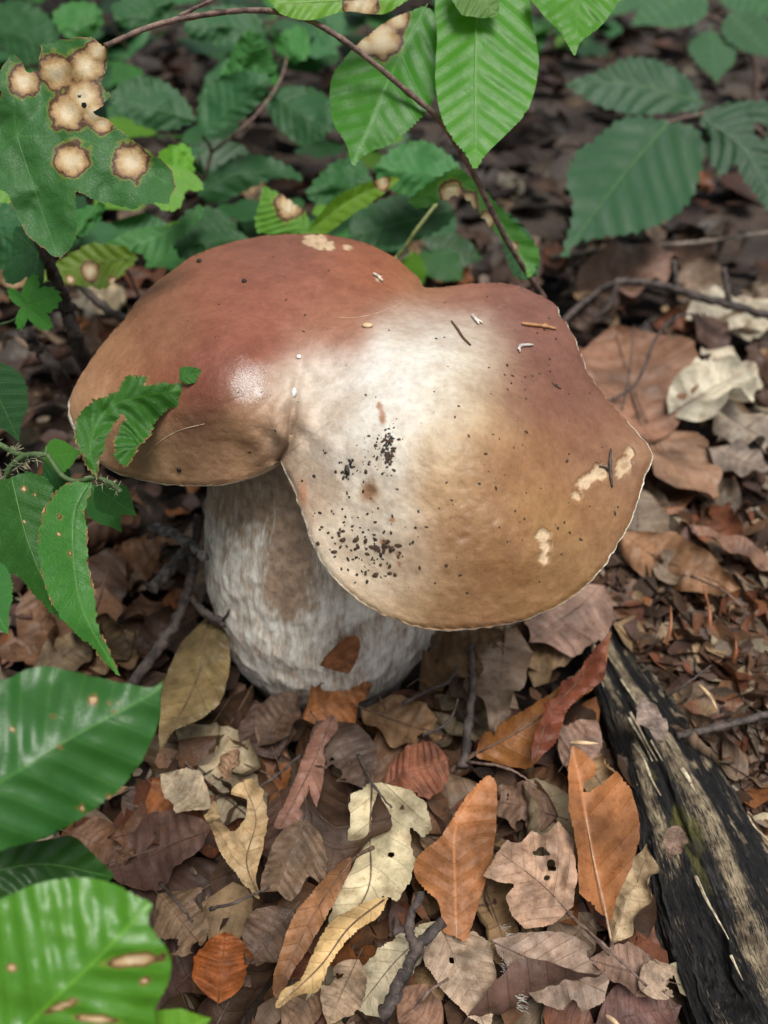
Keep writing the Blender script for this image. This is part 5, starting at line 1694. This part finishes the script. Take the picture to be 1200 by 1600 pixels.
rs = np.random.default_rng(4242)
FILL = [(110, 300, .52, 'young beech seedling between the spotted lobed leaf and the dome'), (330, 380, .56, 'beech seedling crowding the left shoulder of the dome'), (250, 190, .66, 'beech seedling with mid green leaves below the arching branch'),
        (470, 330, .60, 'bright beech seedling just over the top of the dome'), (420, 40, .80, 'beech seedling behind the middle of the arching branch'), (60, 60, .78, 'beech seedling behind the spotted lobed leaf’s top'), (640, 360, .62, 'dark beech seedling behind the saddle of the cap'),
        (560, 200, .74, 'dim beech seedling between the hanging leaves and the dome'), (860, 40, .95, 'dark beech seedling right of the hanging bright leaf')]
for k, (px, py, zc, lab) in enumerate(FILL):
    top = P(px, py, zc)
    g0 = np.array([top[0] + rs.uniform(-.03, .03), top[1] + .04, 0])
    r = plant('beech_seedling', lab, 'seedling', tuple(g0), 'young beeches behind the mushroom')
    stem(r, [g0, (g0 + top) / 2 + (.008, .004, 0), top], .0014, .0008)
    for j in range(8):
        a = 6.283 * j / 8 + rs.uniform(-.4, .4)
        f = rs.uniform(.72, 1.02)
        q = g0 * (1 - f) + top * f
        L = rs.uniform(.045, .072)
        d = np.array([math.cos(a), .8 * math.sin(a), rs.uniform(-.30, .22)]) * L
        kw = {**(HORN if j % 3 else BEECH), 'n': 40, 'm': 8, 'W': rs.uniform(.28, .36), 'serr': .04}
        me, mm = leaf_mesh('leaf', M_MATTE if j % 2 else M_BEECH, M_GMID, **kw, bend=rs.uniform(-.5, .2), twist=rs.uniform(-.4, .4), seed=int(rs.integers(1, 900)))
        child('leaf', me, r, frame(q + d * .15, q + d * 1.15, (rs.normal(0, .3), -.35 + rs.normal(0, .2), 1)), np.array(GREENS[('mid', 'deep', 'blue', 'mid', 'bright')[rs.integers(5)]]) * rs.uniform(.7, 1.15) * (.75 if k in (6, 7, 8) else 1))
# 5 hazel sprig on the far right
r = plant('hazel_sapling', 'hazel sapling with broad dull green toothed leaves behind the cap’s right side', 'sapling', tuple(G(1240, 340, 0)))
c0 = G(1240, 340, 0)
stem(r, [c0, P(1200,220,.74), P(1130,180,.70), P(1080,182,.68), P(1040,192,.66)], .0022, .0012)
gleaf(r, [(1040,190),(1000,184),(965,188),(935,215),(905,235),(888,265),(887,296),(896,310),(892,350),(878,404),(905,378),(950,370),(1000,362),(1045,342),(1075,316),(1095,270),(1098,215),(1075,195)],[(1042,194),(965,285),(880,400)],.66,.60,'hazel',L=.11,label='broad toothed leaf with a nibbled edge',tooth=8,toothlen=19,nv=7,pleat=.006,buckle=.04,fold=-.1)
gleaf(r, [(1098,165),(1080,130),(1040,100),(985,90),(940,110),(888,130),(905,147),(940,166),(990,178),(1050,176)],[(1096,160),(990,132),(890,130)],.70,.69,'hazel',L=.11,tooth=7,toothlen=18,nv=7,pleat=.006)
gleaf(r, [(1085,178),(1112,215),(1100,236),(1126,276),(1150,254),(1164,282),(1204,336),(1230,300),(1230,160),(1150,157)],[(1088,180),(1160,230),(1215,325)],.69,.66,'hazel',L=.11,tooth=7,toothlen=18,soft=False,nv=7,holes=((1190,205,12),))
r = plant('hazel_sapling', 'darker hazel sapling with pleated leaves in the shade at the far back', 'sapling', tuple(G(1180, 180, 0)))
c0 = G(1180, 180, 0)
stem(r, [c0, P(1180,100,1.00), P(1150,50,.98), P(1100,20,.97)], .003, .0015)
for b, t in (((1098,-20,.95),(985,40,.93)), ((1110,48,.96),(1120,130,.93)), ((1140,20,.96),(1215,96,.94)), ((1120,-40,.98),(1220,30,.98)), ((1000,-30,1.0),(940,30,1.0))):
    leaf(r, b, t, 'blue', nh=(0,-.5,.85), mat=M_MATTE, **{**HAZEL, 'W': .34, 'pleat': .008}, seed=int(b[0]))
# 6 bramble at the left edge
r = plant('bramble', 'hairy bramble shoot with toothed leaves reaching over the cap’s left lobe', 'bramble', tuple(P(-60, 900, .33)))
stem(r, [P(-60,900,.33), P(-10,800,.31), P(14,735,.30), P(40,712,.297), P(74,710,.295)], .0012, .0010, M_GSTEM)
stem(r, [P(-60,670,.31), P(-10,690,.305), P(24,708,.30), P(44,712,.297)], .0011, .0010, M_GSTEM, 'side_shoot')
stem(r, [P(188,768,.29), P(172,754,.288), P(146,746,.286), P(120,752,.288), P(96,742,.29), P(74,710,.295)], .0010, .0009, M_GSTEM, 'leaf_stalk')
leaf_ = gleaf(r, [(142,752),(110,754),(86,768),(68,800),(60,850),(64,890),(76,932),(96,966),(120,992),(142,1012),(162,1034),(188,1060),(172,1018),(152,975),(148,930),(138,880),(136,830),(132,800),(140,772)],[(140,754),(116,800),(116,880),(132,960),(186,1056)],.286,.266,(.030,.13,.018),L=.06,label='long drooping toothed leaf',tooth=4,toothlen=9,nv=9,pleat=.006,buckle=.05,fold=-.25,spots=((94,808,5),(92,834,4),(109,866,4)),edge=2.0)
gleaf(r, [(22,744),(-20,770),(-30,860),(0,890),(30,902),(60,936),(97,970),(92,930),(76,870),(70,800),(82,776),(76,750),(46,738)],[(18,746),(45,850),(95,966)],.297,.282,(.024,.105,.014),L=.06,label='toothed leaf with small brown dots',tooth=4,toothlen=10,nv=8,pleat=.006,buckle=.04,fold=-.2,spots=((37,764,5),(54,772,3.5),(38,815,3)))
gleaf(r, [(152,748),(132,722),(118,690),(116,656),(146,624),(168,618),(184,610),(198,588),(216,584),(236,588),(226,600),(262,597),(296,604),(290,622),(288,634),(262,640),(240,660),(236,680),(222,692),(208,712),(197,732),(180,718),(178,690),(188,664),(198,650),(190,646),(168,680),(158,712)],[(150,746),(142,690),(180,632),(294,606)],.286,.296,(.034,.145,.016),L=.06,label='leaf eaten to a torn curved strip against the cap',soft=False,jag=4,tooth=4,toothlen=9,nv=7,pleat=.010,buckle=.10,cell=2.0,edge=4.0)
gleaf(r, [(280,574),(300,572),(330,583),(346,592),(338,599),(318,595),(292,602),(280,594)],[(282,590),(310,584),(344,593)],.292,.293,(.034,.145,.016),L=.03,soft=False,cell=1.6,jag=1.5)
leaf(r, (66,716,.30), (128,706,.30), (.036,.15,.012), mat=M_MATTE, **{**BRAM, 'W': .42, 'n': 60}, seed=75, nh=(-.2,-.8,.5))
leaf(r, (148,760,.31), (214,806,.32), 'mid', mat=M_MATTE, **{**BRAM, 'W': .36, 'n': 60}, seed=76)
leaf(r, (142,758,.33), (190,832,.33), 'mid', mat=M_MATTE, **{**BRAM, 'W': .34, 'n': 60}, seed=77)
leaf(r, (110,735,.31), (60,760,.32), 'deep', mat=M_MATTE, **{**BRAM, 'W': .42, 'n': 60}, seed=78)
leaf(r, (-50,880,.28), (14,992,.27), 'mid', mat=M_MATTE, **{**BRAM, 'W': .36, 'n': 60}, seed=79)
leaf(r, (-30,560,.33), (30,690,.34), 'deep', mat=M_MATTE, **{**BRAM, 'W': .36, 'n': 60}, seed=80)
rs = np.random.default_rng(5)
g = []
for a, b in ((P(-10,800,.31), P(14,735,.30)), (P(14,735,.30), P(74,710,.295)), (P(-10,690,.305), P(44,712,.297)), (P(188,768,.29), P(146,746,.286))):
    for k in range(34):
        q = a + (b - a) * rs.random()
        d = rs.normal(0, 1, 3)
        d /= np.linalg.norm(d)
        g.append(tube_geo(np.array([q, q + d * .0022, q + d * .0036]), np.array([.00012, .00009, .00003]), 3))
V, F = merge(g)
o = child('bristles', mesh('bristles', V, F, mat_plain('bristle', (.40, .42, .25), .6)), r)
o['kind'] = 'stuff'
# 7 big glossy beech leaves close to the lens at the lower left
r = plant('beech_sprig', 'beech sprig with big glossy leaves close by at the lower left', 'sprig', tuple(P(-160, 1500, .30)))
stem(r, [P(-160,1500,.30), P(-120,1400,.24), P(-80,1290,.215), P(-50,1240,.21)], .0014, .0010)
gleaf(r, [(-70,1058),(0,1064),(40,1046),(75,1041),(110,1048),(160,1060),(210,1070),(238,1074),(259,1060),(251,1085),(250,1120),(238,1155),(215,1200),(180,1240),(140,1270),(100,1295),(60,1312),(20,1322),(-70,1332)],[(-70,1258),(0,1222),(120,1148),(235,1085),(257,1062)],.205,.222,(.030,.135,.022),L=.07,mat=M_GLOSS,label='broad glossy leaf',nv=7,pleat=.006,buckle=.05,fold=-.2,soft=True,spots=((146,1094,9),(172,1100,4),(180,1114,4),(20,1140,5),(84,1120,4),(92,1168,5),(186,1098,3),(128,1262,6),(170,1246,5)))
gleaf(r, [(-60,1326),(60,1314),(112,1306),(142,1330),(178,1372),(120,1376),(60,1384),(0,1410),(-60,1430)],[(-60,1376),(60,1350),(174,1370)],.235,.245,(.016,.070,.008),L=.07,mat=M_GLOSS,label='darker leaf under the broad glossy one',nv=7,pleat=.006)
gleaf(r, [(-60,1440),(0,1405),(60,1380),(120,1371),(170,1378),(215,1400),(238,1412),(232,1440),(256,1475),(267,1500),(262,1540),(240,1580),(225,1640),(-60,1660)],[(0,1660),(60,1585),(150,1500),(234,1412)],.190,.200,(.050,.170,.012),L=.07,mat=M_GLOSS,label='lowest leaf with tan dead patches',nv=8,pleat=.0045,buckle=.06,fold=-.15,spots=((208,1500,50,12,-.12),(225,1533,11,6,-.4),(18,1512,9,7,0),(96,1572,30,6,-.35),(150,1592,40,7,.1)))
leaf(r, (120,1680,.205), (330,1590,.21), 'bright', nh=(0,-.6,.8), **{**BEECH, 'W': .22}, seed=84)
stem(r, [P(-120,1400,.24), P(-90,1560,.20), P(-40,1700,.19)], .0012, .0009, name='side_shoot')

# 8 darker undergrowth farther back
rs = np.random.default_rng(99)
spots_bg = [(40,60,1.0),(160,20,.9),(250,10,.95),(560,-10,1.05),(640,-40,1.15),(860,60,1.25),(940,20,1.3),(760,-30,1.3),(1060,-30,1.3),(90,150,.8),(330,-20,1.05),(440,10,.85),(20,-20,1.2),(-20,120,.85)]
for k, (px, py, zc) in enumerate(spots_bg):
    top = P(px, py, zc)
    gx, gy = top[0] + rs.uniform(-.05, .05), top[1] + rs.uniform(-.02, .08)
    lab = ['low dark green seedling at the upper left corner', 'dark seedling leaves behind the beech branch’s tip', 'shaded seedling above the small wavy beech leaves', 'seedling hidden behind the hanging pleated leaves',
           'tall dim seedling above the cap', 'dim seedling in the dark gap beyond the hanging bright leaf', 'dim seedling beside the dark hazel', 'deep shade seedling straight above the cap', 'dim seedling under the far hazel leaves',
           'dark seedling behind the spotted lobed leaf', 'seedling behind the arching branch', 'seedling with leaves around the branch’s middle', 'farthest dark seedling at the upper left', 'dark seedling at the left edge behind the spotted leaf'][k]
    r = plant('understorey_seedling', lab, 'seedling', (gx, gy, 0), 'dark seedlings of the undergrowth')
    stem(r, [np.array([gx, gy, 0]), (np.array([gx, gy, 0]) + top) / 2 + (0, .01, .01), top], .0016, .0008)
    for j in range(7):
        a = rs.uniform(0, 6.28)
        f = rs.uniform(.5, 1.0)
        st = np.array([gx, gy, 0]) * (1 - f) + top * f
        L = rs.uniform(.05, .085)
        d = np.array([math.cos(a), math.sin(a), rs.uniform(-.35, .15)]) * L
        me, mm = leaf_mesh('leaf', M_MATTE, M_GMID, **{**HORN, 'n': 28, 'm': 6, 'W': rs.uniform(.28, .38)}, seed=int(rs.integers(1, 900)))
        q = st + d * .2
        child('leaf', me, r, frame(q, q + d, (rs.normal(0, .2), -.3, 1)), np.array(GREENS[rs.choice(['deep', 'blue', 'dark', 'mid'])]) * rs.uniform(.7, 1.0))

# 9 leafy shrubs added just outside the frame to block low light and deepen shade
SHR = [leaf_mesh('leaf', M_MATTE, M_GMID, **{**HORN, 'n': 14, 'm': 4, 'W': .30 + .03 * k}, seed=700 + k) for k in range(4)]
for k, (cx, cy, w, h, nl, lab) in enumerate(((-.62, .42, .26, .75, 200, 'unseen hornbeam shrub added to shade the bramble side at the left'), (-.75, 1.55, .45, .95, 240, 'unseen hornbeam shrub added for shade behind the seedlings at the upper left'),
                                    (-.62, -.12, .26, .8, 200, 'unseen hornbeam shrub added for shade beyond the big glossy leaves'), (.05, -.75, .5, 1.0, 260, 'unseen hornbeam shrub added facing the mushroom to block low light'), (.25, 2.2, .6, 1.1, 260, 'unseen hornbeam shrub added for shade straight behind the mushroom'), (1.15, 1.7, .4, .9, 160, 'unseen hornbeam shrub added for shade behind the far hazel sapling'))):
    r = plant('shade_shrub', lab, 'shrub', (cx, cy, 0), 'unseen shrubs added for shade')
    rs = np.random.default_rng(800 + k)
    for j in range(7):
        a = j * .9 + rs.uniform(0, .5)
        tip = np.array([cx + math.cos(a) * w * .8, cy + math.sin(a) * w * .8, h * rs.uniform(.7, 1.1)])
        b0 = np.array([cx + .02 * math.cos(a), cy + .02 * math.sin(a), 0])
        stem(r, [b0, b0 * .5 + tip * .5 + np.array([-math.cos(a), -math.sin(a), .5]) * w * .12, tip], .004, .0012, M_TWIG)
        for i in range(nl // 7):
            f = rs.uniform(.30, 1.05)
            q = b0 * (1 - f) + tip * f + rs.normal(0, .05, 3) * (1, 1, .7)
            q[2] = max(q[2], .12)
            L = rs.uniform(.06, .10)
            b_ = rs.uniform(0, 6.283)
            d = np.array([math.cos(b_), math.sin(b_), rs.uniform(-.5, .1)]) * L
            me, mm = SHR[rs.integers(4)]
            child('leaf', me, r, frame(q, q + d, (rs.normal(0, .3), rs.normal(0, .3), 1)), np.array(GREENS[rs.choice(['deep', 'mid', 'blue'])]) * rs.uniform(.7, 1.1))
